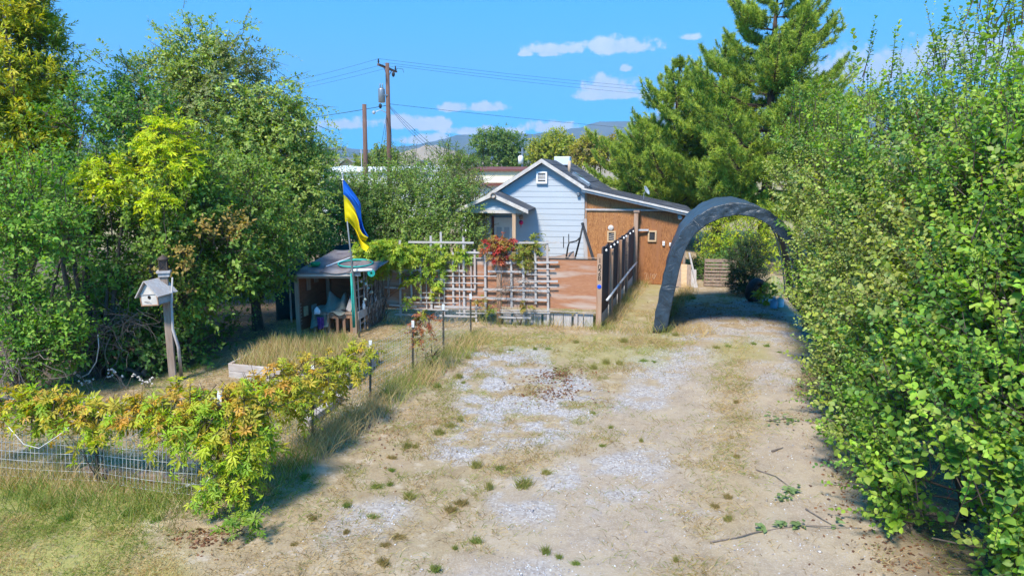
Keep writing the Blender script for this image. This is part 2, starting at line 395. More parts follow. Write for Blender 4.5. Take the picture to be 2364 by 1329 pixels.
def zones(X, Y):
    gravel = polymask(X, Y, [(1110, 815), (1250, 795), (1310, 850), (1400, 880), (1345, 950), (1340, 1000), (1310, 1035), (1100, 1050), (1000, 1050), (1075, 965), (1060, 900)], .22, .35)
    gravel = np.maximum(gravel, .8 * polymask(X, Y, [(1440, 850), (1560, 790), (1640, 800), (1630, 880), (1520, 940), (1440, 930)], .3, .55))
    gravel = np.maximum(gravel, .85 * polymask(X, Y, [(1540, 790), (1580, 700), (1800, 690), (1845, 770), (1800, 800), (1640, 790)], .25, .25))
    gravel = np.maximum(gravel, .75 * polymask(X, Y, [(1180, 1120), (1500, 1050), (1540, 1160), (1340, 1220), (1180, 1180)], .35, .7))
    gravel = np.maximum(gravel, .7 * polymask(X, Y, [(1740, 840), (1830, 830), (1850, 900), (1760, 900)], .3, .4))
    gravel = np.maximum(gravel, .7 * polymask(X, Y, [(760, 1170), (900, 1150), (980, 1200), (760, 1220)], .3, .5))
    gravel = np.maximum(gravel, .6 * polymask(X, Y, [(1130, 1290), (1290, 1280), (1300, 1400), (1100, 1400)], .3, .5))
    gravel = gravel * np.clip((fbm(X * 3.6 + 5, Y * 3.6 + 2, 5) - .36) * 6.5, .06, 1)
    drive = polymask(X, Y, [(1560, 790), (1850, 770), (1900, 950), (1960, 1120), (2050, 1450), (880, 1450), (1090, 1220), (1350, 1030), (1430, 930)], .5, .7)
    strip = polymask(X, Y, [(1640, 800), (1740, 800), (1720, 950), (1740, 1200), (1720, 1450), (1500, 1450), (1590, 1150), (1640, 950)], .35, .5)
    drive = drive * (1 - .75 * strip)
    green = polymask(X, Y, [(-600, 1450), (-600, 1130), (0, 1110), (220, 1140), (400, 1170), (420, 1260), (330, 1400), (300, 1480)], .5, .8)
    green = np.maximum(green, .55 * polymask(X, Y, [(1400, 740), (1480, 740), (1530, 660), (1500, 655)], .5, .6))
    green = np.maximum(green, .5 * polymask(X, Y, [(1630, 790), (1770, 780), (1780, 830), (1650, 830)], .3, .4))
    green = np.maximum(green, .5 * polymask(X, Y, [(1100, 780), (1560, 770), (1560, 830), (1400, 850), (1150, 800)], .35, .8))
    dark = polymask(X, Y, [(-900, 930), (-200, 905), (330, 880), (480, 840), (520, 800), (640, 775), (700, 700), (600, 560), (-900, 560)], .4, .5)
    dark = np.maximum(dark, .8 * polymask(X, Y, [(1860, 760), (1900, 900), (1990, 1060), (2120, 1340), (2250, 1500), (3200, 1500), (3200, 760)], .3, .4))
    return gravel, drive, green, dark
def gz(X, Y):
    near = np.clip(1 - (np.abs(Y - 12) - 12) / 20, 0, 1)
    h = (fbm(X * .8, Y * .8, 4) - .5) * .09 + (fbm(X * 4, Y * 4, 3) - .5) * .03
    bank = np.exp(-(((Y - 8.2) - (X + 2.5) * 3.6) / 1.6) ** 2) * .05 * (Y > 6) * (Y < 15)
    return (h + bank) * near
def gz1(x, y): return float(gz(np.array([x]), np.array([y]))[0])
def Gh(px, py):
    g = G(px, py); g.z = gz1(g.x, g.y); return g
def axis(lo, hi, step, far, near_far=None):
    a = list(np.arange(lo, hi + step * .5, step)); s = step; x = a[-1]; r = []
    while x < far: s *= 1.35; x += s; r.append(x)
    l = []; s = step; x = lo
    while x > -(near_far or far): s *= 1.35; x -= s; l.append(x)
    return np.array(l[::-1] + a + r)
gx = axis(-7.5, 6.8, .06, 6000); gy = axis(3.6, 19, .06, 6000, 400)
GX, GY = np.meshgrid(gx, gy); nx_, ny_ = len(gx), len(gy)
Vg = np.stack([GX.ravel(), GY.ravel(), gz(GX, GY).ravel()], 1)
idx = np.arange(nx_ * ny_).reshape(ny_, nx_)
Fg = np.stack([idx[:-1, :-1].ravel(), idx[:-1, 1:].ravel(), idx[1:, 1:].ravel(), idx[1:, :-1].ravel()], 1)
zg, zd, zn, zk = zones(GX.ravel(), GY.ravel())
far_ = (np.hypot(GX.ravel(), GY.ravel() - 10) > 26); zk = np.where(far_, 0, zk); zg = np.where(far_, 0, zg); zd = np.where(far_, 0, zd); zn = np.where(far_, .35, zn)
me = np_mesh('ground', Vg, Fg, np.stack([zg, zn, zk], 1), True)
at = me.color_attributes.new('drive', 'FLOAT_COLOR', 'POINT')
c4 = np.ones((len(Vg), 4), np.float32); c4[:, 0] = zd; at.data.foreach_set('color', c4.ravel())
def ground_mat():
    m, t, b = new_mat('yard_ground'); N = t.nodes; L = t.links
    def node(k, **kw):
        n = N.new(k)
        for a, v in kw.items(): setattr(n, a, v)
        return n
    tc = node('ShaderNodeTexCoord')
    def noise(s, d=5, r=.6):
        n = node('ShaderNodeTexNoise'); n.inputs['Scale'].default_value = s; n.inputs['Detail'].default_value = d; n.inputs['Roughness'].default_value = r
        L.new(tc.outputs['Object'], n.inputs['Vector']); return n.outputs[0]
    def mix(f, a, b_):
        n = node('ShaderNodeMix', data_type='RGBA')
        for i, v in ((0, f), (6, a), (7, b_)):
            if isinstance(v, tuple): n.inputs[i].default_value = (*v, 1)
            elif isinstance(v, float): n.inputs[i].default_value = v
            else: L.new(v, n.inputs[i])
        return n.outputs[2]
    def rng_(x, a, b_):
        n = node('ShaderNodeMapRange', interpolation_type='SMOOTHSTEP'); L.new(x, n.inputs[0]); n.inputs[1].default_value = a; n.inputs[2].default_value = b_; return n.outputs[0]
    def mul(a, b_):
        n = node('ShaderNodeMath', operation='MULTIPLY')
        for i, v in enumerate((a, b_)):
            if isinstance(v, float): n.inputs[i].default_value = v
            else: L.new(v, n.inputs[i])
        return n.outputs[0]
    A = node('ShaderNodeAttribute', attribute_name='col'); sA = node('ShaderNodeSeparateColor'); L.new(A.outputs['Color'], sA.inputs[0])
    B = node('ShaderNodeAttribute', attribute_name='drive'); sB = node('ShaderNodeSeparateColor'); L.new(B.outputs['Color'], sB.inputs[0])
    n1, n2, n3 = noise(1.1), noise(9, 7, .7), noise(60, 4, .7)
    tan = mix(rng_(n2, .35, .65), (.36, .275, .16), (.27, .20, .12))
    tan = mix(rng_(n3, .4, .7), tan, (.41, .33, .215))
    tan = mix(mul(rng_(n1, .5, .7), .7), tan, (.36, .27, .18))
    dirt = mix(rng_(n2, .35, .65), (.38, .30, .215), (.30, .235, .17))
    dirt = mix(mul(rng_(n1, .48, .60), .65), dirt, (.42, .34, .23))
    n4 = noise(3.4, 6, .65)
    tan = mix(mul(rng_(n4, .52, .66), .8), tan, (.27, .20, .12))
    tan = mix(mul(rng_(n4, .46, .36), .6), tan, (.50, .42, .33))
    dirt = mix(mul(rng_(n4, .52, .68), .7), dirt, (.30, .235, .17))
    dirt = mix(rng_(n3, .45, .7), dirt, (.44, .375, .31))
    vo = node('ShaderNodeTexVoronoi'); vo.inputs['Scale'].default_value = 38; L.new(tc.outputs['Object'], vo.inputs['Vector'])
    sv = node('ShaderNodeSeparateColor'); L.new(vo.outputs['Color'], sv.inputs[0])
    grav = mix(sv.outputs[0], (.24, .22, .22), (.50, .48, .475))
    grav = mix(mul(rng_(n3, .55, .75), .6), grav, (.36, .31, .28))
    green = mix(rng_(n2, .35, .65), (.22, .25, .05), (.38, .33, .12))
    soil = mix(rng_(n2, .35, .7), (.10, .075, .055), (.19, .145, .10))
    c = mix(sB.outputs[0], tan, dirt)
    gm = mul(sA.outputs[0], rng_(n2, .30, .50))
    c = mix(gm, c, grav)
    c = mix(mul(sA.outputs[1], rng_(n2, .28, .55)), c, green)
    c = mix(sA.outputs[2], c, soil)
    L.new(c, b.inputs['Base Color']); b.inputs['Roughness'].default_value = .95; b.inputs['Specular IOR Level'].default_value = .15
    bp = node('ShaderNodeBump'); bp.inputs['Strength'].default_value = .5; bp.inputs['Distance'].default_value = .03
    ad = node('ShaderNodeMath', operation='ADD'); L.new(n2, ad.inputs[0]); L.new(n3, ad.inputs[1]); L.new(ad.outputs[0], bp.inputs['Height'])
    L.new(bp.outputs[0], b.inputs['Normal'])
    return m
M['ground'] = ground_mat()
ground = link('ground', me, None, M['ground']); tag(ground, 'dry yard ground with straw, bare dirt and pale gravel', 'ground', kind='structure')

# ---------------------------------------------------------------- hills
def hill(name, prof, Y0, Y1, mat, label, seed, rough):
    xs = np.array([p[0] for p in prof], float); ys = np.array([p[1] for p in prof], float)
    px = np.linspace(xs[0], xs[-1], 260); py = np.interp(px, xs, ys)
    wx = (px - CX) / FPX * Y1; wz = CAM_H + (400 - py) / FPX * Y1
    nv = 40; V = []
    for j in range(nv + 1):
        t = j / nv; yy = Y0 + (Y1 - Y0) * min(1, t / .7) if t <= .7 else Y1 + (t - .7) / .3 * (Y1 - Y0) * .6
        s = math.sin(min(1, t / .7) * math.pi / 2) ** 1.2 if t <= .7 else max(0, 1 - (t - .7) / .3)
        k = yy / Y1 if t <= .7 else 1
        n = fbm(wx / 160 + seed, np.full_like(wx, yy / 160 + seed), 5) - .5
        n2 = fbm(wx / 18 + seed, np.full_like(wx, yy / 18), 3) - .5
        V.append(np.stack([wx, np.full_like(wx, yy), np.maximum(-3, wz * s * (1 + n * rough * (1 - s * .6)) + n2 * 8 * s - (1 - s) * 3)], 1))
    V = np.concatenate(V); i = np.arange((nv + 1) * 260).reshape(nv + 1, 260)
    F = np.stack([i[:-1, :-1].ravel(), i[:-1, 1:].ravel(), i[1:, 1:].ravel(), i[1:, :-1].ravel()], 1)
    o = link(name, np_mesh(name, V, F, None, True), None, mat); return tag(o, label, 'hill', kind='structure')
M['forest_hill'] = surf('forested_hillside', (.035, .055, .03), (.09, .095, .05), .95, .02, (1, 1, 1), 0, detail=8, lo=.42, hi=.7, c3=(.10, .10, .06), s3=.004)
M['dry_hill'] = surf('dry_grass_hillside', (.42, .31, .17), (.34, .25, .14), .95, .03, (1, 1, 1), 0, detail=8)
hill('mountain', [(-1500, 300), (-600, 318), (0, 330), (500, 345), (900, 352), (985, 343), (1040, 331), (1120, 320), (1180, 322), (1240, 316), (1310, 316), (1350, 305), (1400, 296), (1440, 291), (1520, 272), (1640, 245), (1800, 235), (2100, 250), (2500, 290), (3400, 320)], 1700, 3200, M['forest_hill'], 'distant forested mountain ridge fading to blue', 3.3, .9)
hill('dry_hill', [(600, 399), (700, 372), (760, 362), (830, 368), (905, 366), (950, 358), (1012, 339), (1060, 352), (1120, 372), (1180, 378), (1300, 372), (1420, 366), (1500, 372), (1700, 399)], 900, 1500, M['dry_hill'], 'low bare tan hill in front of the blue ridge', 8.1, .5)

# ---------------------------------------------------------------- ground cover (stuff)
def pick(n, x0, x1, y0, y1): return rng.uniform(x0, x1, n), rng.uniform(y0, y1, n)
def rand_dirs(n):
    a = rng.normal(size=(n, 3)); return nrm(a)
def stones(n, smin, smax, wfn, box, cols, name, label):
    X, Y = pick(n, *box); w = wfn(X, Y); k = rng.random(n) < w; X, Y = X[k], Y[k]; m = len(X)
    S = smin + (smax - smin) * rng.random(m) ** 2.2; S = np.where(rng.random(m) < .012, S * rng.uniform(1.5, 2.6, m), S)
    Pp = np.stack([X, Y, gz(X, Y) + S * .18], 1)
    D = rand_dirs(m); D[:, 2] *= .25; N = np.tile([0, 0, 1.], (m, 1)) + rng.normal(size=(m, 3)) * .25
    c = cols[rng.integers(0, len(cols), m)] * rng.uniform(.75, 1.2, (m, 1))
    v, f, cc = scatter('stone', Pp, D, N, S, c, rng.uniform(.6, 1.0, m), rng.uniform(.5, .9, m))
    o = link(name, np_mesh(name, v, f, cc), None, M['stone'], 'stuff'); return tag(o, label, 'gravel')
pale = np.array([(.52, .51, .52), (.42, .41, .42), (.60, .59, .58), (.36, .33, .32), (.47, .42, .38), (.30, .28, .29), (.38, .33, .29)])
def gravel_w(X, Y):
    g, d, n, k = zones(X, Y); return np.clip(g * np.clip((fbm(X * 5, Y * 5, 3) - .25) * 2.6, .1, 1) + d * .06 * np.clip((fbm(X * 2.1 + 9, Y * 2.1, 3) - .4) * 6, 0.1, 2.5) + .012, 0, 1)
stones(190000, .006, .017, gravel_w, (-3, 6.3, 4.6, 18), pale, 'gravel', 'pale crushed gravel stones scattered over the drive')

def blades(n, box, wfn, lmin, lmax, width, lean, cols_fn, name, label, cat='grass', tall_fn=None, mat='grass'):
    X, Y = pick(n, *box); w = wfn(X, Y); k = rng.random(n) < w; X, Y, w = X[k], Y[k], w[k]; m = len(X)
    L_ = rng.uniform(lmin, lmax, m)
    if tall_fn is not None: L_ = L_ * tall_fn(X, Y)
    a = rng.uniform(0, 2 * math.pi, m); ln = lean[0] + (lean[1] - lean[0]) * rng.random(m)
    D = np.stack([np.cos(a) * ln, np.sin(a) * ln, np.ones(m)], 1)
    N = np.stack([np.cos(a + 1.2), np.sin(a + 1.2), np.full(m, .2)], 1)
    c = cols_fn(X, Y, m)
    Pp = np.stack([X, Y, gz(X, Y) - .01], 1)
    v, f, cc = scatter('blade', Pp, D, N, L_, c, width / L_)
    v = v.reshape(m, 5, 3); tip = np.stack([np.cos(a), np.sin(a), -np.full(m, .4)], 1) * (L_ * ln * .28)[:, None]
    v[:, 4] += tip; v[:, 4, 2] = np.maximum(v[:, 4, 2], v[:, 0, 2] + .004)
    o = link(name, np_mesh(name, v.reshape(-1, 3), f, cc), None, M[mat], 'stuff'); return tag(o, label, cat)
def palette(cols, m, j=.18):
    c = np.array(cols)[rng.integers(0, len(cols), m)]; return np.clip(c * rng.uniform(1 - j, 1 + j, (m, 1)), 0, 1)
TAN = [(.60, .45, .22), (.50, .36, .17), (.66, .52, .29), (.45, .31, .16), (.55, .43, .21)]
GRN = [(.22, .29, .06), (.17, .25, .045), (.29, .33, .075), (.35, .36, .10)]
# short lawn at the front corner
blades(130000, (-6.5, -1.2, 4.4, 8.0), lambda X, Y: zones(X, Y)[2] * np.clip((fbm(X * 2.2, Y * 2.2, 3) - .2) * 2.2, .12, 1), .025, .075, .006, (.3, 1.2),
       lambda X, Y, m: np.where((fbm(X * 1.7 + 4, Y * 1.7, 3) + rng.normal(size=m) * .1 > .54)[:, None], palette(TAN, m), palette(GRN, m)), 'lawn', 'short patchy green lawn below the wire fence')
# low dry grass and straw over the open yard
def dry_w(X, Y):
    g, d, n, k = zones(X, Y); f = fbm(X * 1.5 + 7, Y * 1.5 + 1, 4)
    inside = polymask(X, Y, [(-60, 1150), (505, 1180), (720, 1015), (1090, 772), (870, 745), (650, 770), (450, 840), (-100, 900)], .3, .2)
    base = np.clip((f - .42) * 4.2, 0, 1) * (1 - np.clip(d * .80, 0, 1)) * 1.0
    return np.clip((base + inside * .8) * (1 - g * .9) * (1 - k * .7), 0, 1)
blades(260000, (-7.4, 6.2, 4.4, 18.5), dry_w, .03, .11, .006, (.5, 2.2),
       lambda X, Y, m: np.where((fbm(X * 1.3 + 2, Y * 1.3 + 5, 3) + rng.normal(size=m) * .09 > .57)[:, None], palette(GRN, m), palette(TAN + [(.30, .21, .11), (.24, .17, .09), (.36, .25, .13)], m)), 'dry_grass', 'low straw coloured dry grass over the yard')
# long grass along the wire fence, plywood fence foot and carport leg
FENCE_PX = [(-420, 1060), (-110, 1090), (228, 1115), (505, 1165), (722, 1012), (855, 925), (953, 866), (1024, 816), (1087, 770)]
def linemask(X, Y, pts, w):
    d = np.full(X.shape, 1e9)
    for (a, b) in zip(pts[:-1], pts[1:]):
        p0, p1 = G(*a), G(*b); ex, ey = p1.x - p0.x, p1.y - p0.y
        t = np.clip(((X - p0.x) * ex + (Y - p0.y) * ey) / (ex * ex + ey * ey), 0, 1)
        d = np.minimum(d, np.hypot(X - p0.x - t * ex, Y - p0.y - t * ey))
    return np.clip(1 - (d / w) ** 2, 0, 1)
def tall_w(X, Y):
    a = linemask(X, Y, [(-420, 1090), (228, 1150), (400, 1180)], .50)
    b = linemask(X, Y, [(560, 1160), (760, 1020), (900, 925), (990, 865), (1100, 790)], .34)
    return np.maximum(a * .95, b)
def tall_w2(X, Y):
    c = linemask(X, Y, [(885, 742), (1380, 757)], .30) * .55
    d = linemask(X, Y, [(1385, 760), (1450, 680), (1475, 655)], .42)
    e = linemask(X, Y, [(1400, 765), (1620, 770)], .35) * .8
    f_ = linemask(X, Y, [(1520, 740), (1600, 665)], .3) * .7
    return np.maximum(np.maximum(c, d), np.maximum(e, f_))
# dry strip between the wheel tracks
blades(30000, (.8, 5.2, 4.4, 15), lambda X, Y: linemask(X, Y, [(1690, 790), (1690, 900), (1665, 1060), (1650, 1180), (1610, 1400)], .42) * np.clip((fbm(X * 2.6, Y * 2.6, 3) - .36) * 4, 0, 1), .03, .12, .006, (.5, 1.8),
       lambda X, Y, m: np.where((rng.random(m) < .2)[:, None], palette(GRN, m), palette(TAN + [(.30, .21, .11)], m)), 'dry_grass_strip', 'strip of dry grass between the two wheel tracks')
blades(60000, (-7, -.4, 5.4, 14.6), tall_w, .16, .46, .0062, (.1, .75),
       lambda X, Y, m: np.where((fbm(X * 1.6 + 8, Y * 1.1 + 3, 3) + rng.normal(size=m) * .10 > .5)[:, None], palette(GRN, m) * .95, palette(TAN, m)), 'long_grass', 'long green and straw grass leaning along the wire fence', tall_fn=lambda X, Y: .55 + .75 * fbm(X * 2.3, Y * 2.3, 3))
def debris_w(X, Y):
    g, d, n, k = zones(X, Y); return np.clip((fbm(X * 1.9 + 13, Y * 1.9 + 4, 4) - .38) * 3.5, .05, 1) * (1 - n * .8) * (1 - g * .6)
def mat_w(X, Y):
    g, d, n, k = zones(X, Y); f = fbm(X * 3.4 + 21, Y * 3.4 + 8, 3); f2 = fbm(X * .9 + 2, Y * .9 + 6, 3)
    return np.clip((f - .50 + (f2 - .5) * .4) * 9, 0, 1) * (1 - .88 * d) * (1 - .75 * g) * (1 - n) * (1 - .6 * k)
blades(110000, (-3.4, 5.6, 4.5, 13.5), mat_w, .035, .12, .006, (.2, 1.6),
       lambda X, Y, m: np.where((fbm(X * 2.2 + 31, Y * 2.2, 3) + rng.normal(size=m) * .10 > .5)[:, None], palette([(.26, .27, .07), (.20, .23, .055), (.34, .32, .10)], m), palette([(.34, .23, .11), (.42, .30, .15), (.26, .18, .10), (.50, .38, .19)], m)), 'weed_mat', 'ragged mats of brown and olive weeds over the yard', 'weeds')
blades(42000, (-3.2, 6.2, 4.4, 15), debris_w, .02, .07, .007, (2.5, 9.0),
       lambda X, Y, m: palette([(.20, .14, .085), (.14, .10, .07), (.28, .20, .12), (.36, .27, .16), (.24, .22, .09)], m), 'ground_debris', 'brown straw bits and dead stems scattered over the yard', 'debris')
blades(46000, (-1.6, 4.6, 7.0, 15), lambda X, Y: np.maximum(np.maximum(linemask(X, Y, [(1120, 778), (1300, 786), (1450, 800), (1580, 790)], .75), linemask(X, Y, [(1000, 1005), (1085, 962)], .28) * 1.2), np.maximum(linemask(X, Y, [(1060, 1085), (1190, 1075)], .25), linemask(X, Y, [(1650, 800), (1770, 795)], .4) * 1.2)) * np.clip((fbm(X * 2.0 + 3, Y * 2.0, 3) - .36) * 5, 0, 1), .04, .15, .007, (.4, 1.5),
       lambda X, Y, m: np.where((rng.random(m) < .55)[:, None], palette([(.30, .33, .08), (.24, .30, .06), (.38, .37, .11)], m), palette(TAN, m)), 'yard_grass', 'yellow green grass patches in front of the plywood fence')
blades(46000, (-3.6, 5.2, 13.4, 20.5), tall_w2, .10, .36, .008, (.1, .8),
       lambda X, Y, m: np.where((fbm(X * 1.6 + 1, Y * 1.6 + 3, 3) + rng.normal(size=m) * .12 > .52)[:, None], palette([(.22, .25, .06), (.30, .31, .09)], m), palette(TAN, m)), 'long_grass', 'yellow green grass at the foot of the plywood fence', tall_fn=lambda X, Y: .5 + .9 * fbm(X * 2.3, Y * 2.3, 3))
# ================================================================ vegetation generators
FW = np.array([0, math.cos(PITCH), -math.sin(PITCH)]); UPV = np.array([0, math.sin(PITCH), math.cos(PITCH)])
def project(Pp):
    q = Pp - np.array([0, 0, CAM_H]); z = q @ FW
    return CX + q[:, 0] / z * FPX, CY - (q @ UPV) / z * FPX, z
def lump(px, py, Y, rx, ry, rd=None):
    """crown lobe from its place in the photograph (radii in photo pixels) at distance Y"""
    c = P(px, py, Y); s = scl(px, py, Y)
    return (c.x, c.y, c.z, rx / s, (rd if rd else min(rx, ry * 1.2) / s), ry / s)
def sample_crown(lumps, n, shell, gap, gf):
    A = np.array(lumps); w = (A[:, 3] * A[:, 5] + A[:, 3] * A[:, 4] + A[:, 4] * A[:, 5]); w /= w.sum()
    i = rng.choice(len(A), n, p=w); d = rand_dirs(n)
    r = shell + (1 - shell) * rng.random(n) ** .6
    r = r * (1 + .14 * rng.normal(size=n).clip(-1.5, 1.5))
    p = A[i, :3] + d * r[:, None] * A[i, 3:6]
    out = nrm(d / A[i, 3:6])
    k = (noise3(p, gf) > gap) & (p[:, 2] > .12)
    return p[k], out[k]
def foliage(lumps, n_twigs, leaf='dia', size=.06, twig=.35, per=9, up=.35, shell=.62, gap=.36, gf=1.1, cols=None, acc=None, acc_n=0.0, droop=.0, spread=.8, seed=None, jit=.2, shoots=None, colf=None, thin=None):
    """leafy twigs through the crown: returns leaf arrays (P, D, N, S, C) and twig segments"""
    p, out = sample_crown(lumps, n_twigs, shell, gap, gf); n = len(p)
    if thin is not None:
        kk = rng.random(n) > np.clip((p[:, 2] - thin[0]) / thin[1], 0, .78); p, out = p[kk], out[kk]; n = len(p)
    d = nrm(out * .75 + np.array([0, 0, up]) + rng.normal(size=(n, 3)) * .45)
    ln = twig * rng.uniform(.6, 1.25, n)
    if shoots is not None:
        sp, sd, sl = shoots; p = np.concatenate([p, sp]); d = np.concatenate([d, nrm(sd)]); ln = np.concatenate([ln, sl]); out = np.concatenate([out, nrm(sd)]); n = len(p)
    cc = np.array(cols)[rng.integers(0, len(cols), n)]
    if acc is not None:
        hit = noise3(p + 40, .9) > (1 - acc_n); cc[hit] = np.array(acc)[rng.integers(0, len(acc), hit.sum())]
    if colf is not None: cc = colf(p, cc)
    cnt = np.full(n, per)
    if shoots is not None: cnt = np.maximum(per, (ln / twig * per * 1.2).astype(int))
    ii = np.repeat(np.arange(n), cnt); m = len(ii)
    t = np.concatenate([(np.arange(c) + .6) / c for c in cnt])
    sag = droop * t * t
    lp = p[ii] + d[ii] * (ln[ii] * t)[:, None]; lp[:, 2] -= sag * ln[ii]
    ref = nrm(np.cross(d, np.array([.13, .21, 1.0]))); b2 = np.cross(d, ref)
    ang = np.arange(m) * 2.4 + rng.normal(size=m) * .4
    side = ref[ii] * np.cos(ang)[:, None] + b2[ii] * np.sin(ang)[:, None]
    D = nrm(d[ii] * (.35 + .5 * t[:, None]) + side * spread + rng.normal(size=(m, 3)) * .18 + np.array([0, 0, -.12 - droop * .4]))
    N = nrm(np.array([-.1, -.25, 1.0]) + out[ii] * .55 + rng.normal(size=(m, 3)) * .38)
    S = size * rng.uniform(.6, 1.2, m) * (1.05 - .35 * t) * np.clip(1 + .28 * rng.normal(size=n), .5, 1.6)[ii]
    C = np.clip(cc[ii] * np.array([1.24, 1.20, .92]) * rng.uniform(1 - jit, 1 + jit, (m, 1)) * (1 + rng.normal(size=(m, 3)) * .05), .004, .9)
    k = lp[:, 2] > .02
    segs = (p - d * ln[:, None] * .35, p + d * (ln * .9)[:, None])
    return [lp[k], D[k], N[k], S[k], C[k]], segs
def seg_tubes(a, b, r0, r1, col):
    """thin three-sided twigs as one bulk mesh"""
    n = len(a); d = nrm(b - a); x = nrm(np.cross(d, np.array([.2, .1, 1.0]))); y = np.cross(d, x); V = []
    for base, r in ((a, r0), (b, r1)):
        for k in range(3):
            th = 2 * math.pi * k / 3; V.append(base + (x * math.cos(th) + y * math.sin(th)) * r)
    V = np.stack(V, 1).reshape(-1, 3)
    t = np.array([(0, 1, 4), (0, 4, 3), (1, 2, 5), (1, 5, 4), (2, 0, 3), (2, 3, 5)])
    F = (t[None] + (np.arange(n) * 6)[:, None, None]).reshape(-1, 3)
    return V, F, np.tile(np.array(col), (len(V), 1))
def leaf_object_meshes(tpl, cols):
    tv, tf = TPL[tpl]; out = []
    for c in cols:
        me = np_mesh('leaf', tv, tf, np.tile(np.array(c), (len(tv), 1))); me.materials.append(M['leaf']); out.append(me)
    return out
def add_leaf_parts(root, arr, tpl, count):
    """the leaves that show largest become single leaf objects; the rest stays in the foliage mesh"""
    Pp, D, N, S, C = arr; x, y, z = project(Pp)
    inside = (x > 10) & (x < 2354) & (y > 10) & (y < 1319)
    score = np.where(inside, S / z, 0); sel = np.argsort(-score)[:count]
    base = C[sel]; order = np.argsort(base[:, 1]); groups = np.array_split(order, 10)
    metas = leaf_object_meshes(tpl, [base[g].mean(0) for g in groups])
    yy = nrm(D[sel]); xx = nrm(np.cross(yy, N[sel])); zz = np.cross(xx, yy); off = -WLOC[root.name]
    for gi, g in enumerate(groups):
        for i in g:
            o = bpy.data.objects.new('leaf', metas[gi]); COL.objects.link(o); o.parent = root
            s = S[sel][i]; Mx = Matrix(((xx[i][0] * s, yy[i][0] * s, zz[i][0] * s, Pp[sel][i][0] + off.x), (xx[i][1] * s, yy[i][1] * s, zz[i][1] * s, Pp[sel][i][1] + off.y), (xx[i][2] * s, yy[i][2] * s, zz[i][2] * s, Pp[sel][i][2] + off.z), (0, 0, 0, 1)))
            o.matrix_basis = Mx
    keep = np.ones(len(Pp), bool); keep[sel] = False
    return [a[keep] for a in arr]
def stems(base, tops, r0, r1, mat, root, name='stem', n=5, bend=.18, seg=5):
    rs_ = random.Random(int(abs(base[0]) * 977 + abs(base[1]) * 131))
    mb = MB()
    for tp in tops:
        b = Vector(base) + Vector((rs_.uniform(-1, 1), rs_.uniform(-1, 1), 0)) * r0 * 2.0; t = Vector(tp); pts = []; rad = []
        o1 = Vector((rs_.uniform(-1, 1), rs_.uniform(-1, 1), 0)) * (t - b).length * bend
        for i in range(seg + 1):
            u = i / seg; q = b.lerp(t, u); q = q + o1 * math.sin(u * math.pi) - Vector((t.x - b.x, t.y - b.y, 0)) * .28 * math.sin(u * math.pi)
            q = q + Vector((rs_.uniform(-1, 1), rs_.uniform(-1, 1), rs_.uniform(-.4, .4))) * .04 * (0 < i < seg)
            pts.append(q); rad.append(r0 + (r1 - r0) * u)
        mb.tube(pts, rad, n)
    return mb.build(name, mat, root, smooth=True)
def plant(name, label, cat, base, lumps, n_twigs, trunk=None, leafparts=0, leaf='dia', twigs=True, group=None, stem_r=(.05, .012), extra_tops=(), **kw):
    base = Vector(base); root = thing(name, label, cat, base, group)
    arr, segs = foliage(lumps, n_twigs, leaf=leaf, **kw)
    if leafparts: arr = add_leaf_parts(root, arr, leaf, leafparts)
    g = scatter(leaf, *arr)
    if twigs: 
        j = rng.random(len(segs[0])) < (.8 if leafparts else .45)
        g = merge(g, seg_tubes(segs[0][j], segs[1][j], .006 if leafparts else .009, .002, (.13, .10, .08)))
    o = link('crown' if trunk else 'foliage', np_mesh(name, *g), root, M['leaf'], 'stuff')
    tops = [Vector(l[:3]) + Vector((0, 0, l[5] * .2)) for l in lumps] + [Vector(t) for t in extra_tops]
    if trunk:
        r, h = trunk; t0 = base + Vector((0, 0, h)); lean = Vector((lumps[0][0] - base.x, lumps[0][1] - base.y, 0)) * .15
        MB().tube([base - Vector((0, 0, .1)), base + Vector((0, 0, .12)), base + lean * .5 + Vector((0, 0, h * .5)), t0 + lean], [r * 1.5, r * 1.1, r * .95, r * .8], 9).build('trunk', M['bark'], root, smooth=True)
        stems(t0 + lean - Vector((0, 0, .1)), tops, r * .5, r * .12, M['bark'], root, 'limb')
    else:
        stems(base, tops, stem_r[0], stem_r[1], M['bark'], root, 'stem')
    return root
def shoots_from(pts, lmin, lmax, lean=.25):
    p = np.array(pts, float); n = len(p)
    d = np.stack([rng.normal(size=n) * lean, rng.normal(size=n) * lean, np.ones(n)], 1)
    return p, d, rng.uniform(lmin, lmax, n)
# ================================================================ frames on real planes
def frame(origin, ang):
    """local x along the front (to the right), y away from the street, z up"""
    return Matrix.Translation(Vector(origin)) @ Matrix.Rotation(-ang, 4, 'Z')
def on_plane(FM, px, py, yoff=0.0):
    """local point where the sight line through a photo pixel meets the plane y = yoff of the frame"""
    I = FM.inverted(); o = I @ Vector((0, 0, CAM_H)); d = (I.to_3x3() @ ray(px, py)); t = (yoff - o.y) / d.y
    return o + d * t

# ================================================================ house
HF = frame(G(1500, 657), R(11))
def H(px, py, y=0): q = on_plane(HF, px, py, y); return q
apex = H(1252, 372); left_eave = H(1062, 495); cor = H(1352, 440)
zr, xr = apex.z, apex.x; slope = (zr - left_eave.z) / (xr - left_eave.x)
x_l = left_eave.x + .15; x_r = xr + (xr - x_l)
x_c = cor.x                                     # where the white wall ends and the extension starts
x_e = H(1582, 600).x; DEPTH = 8.0
def roof_z(x): return zr - slope * abs(x - xr)
house = thing('house', 'small white clapboard house with dark gabled roof and porch', 'house', HF @ Vector((xr, 0, 0)))
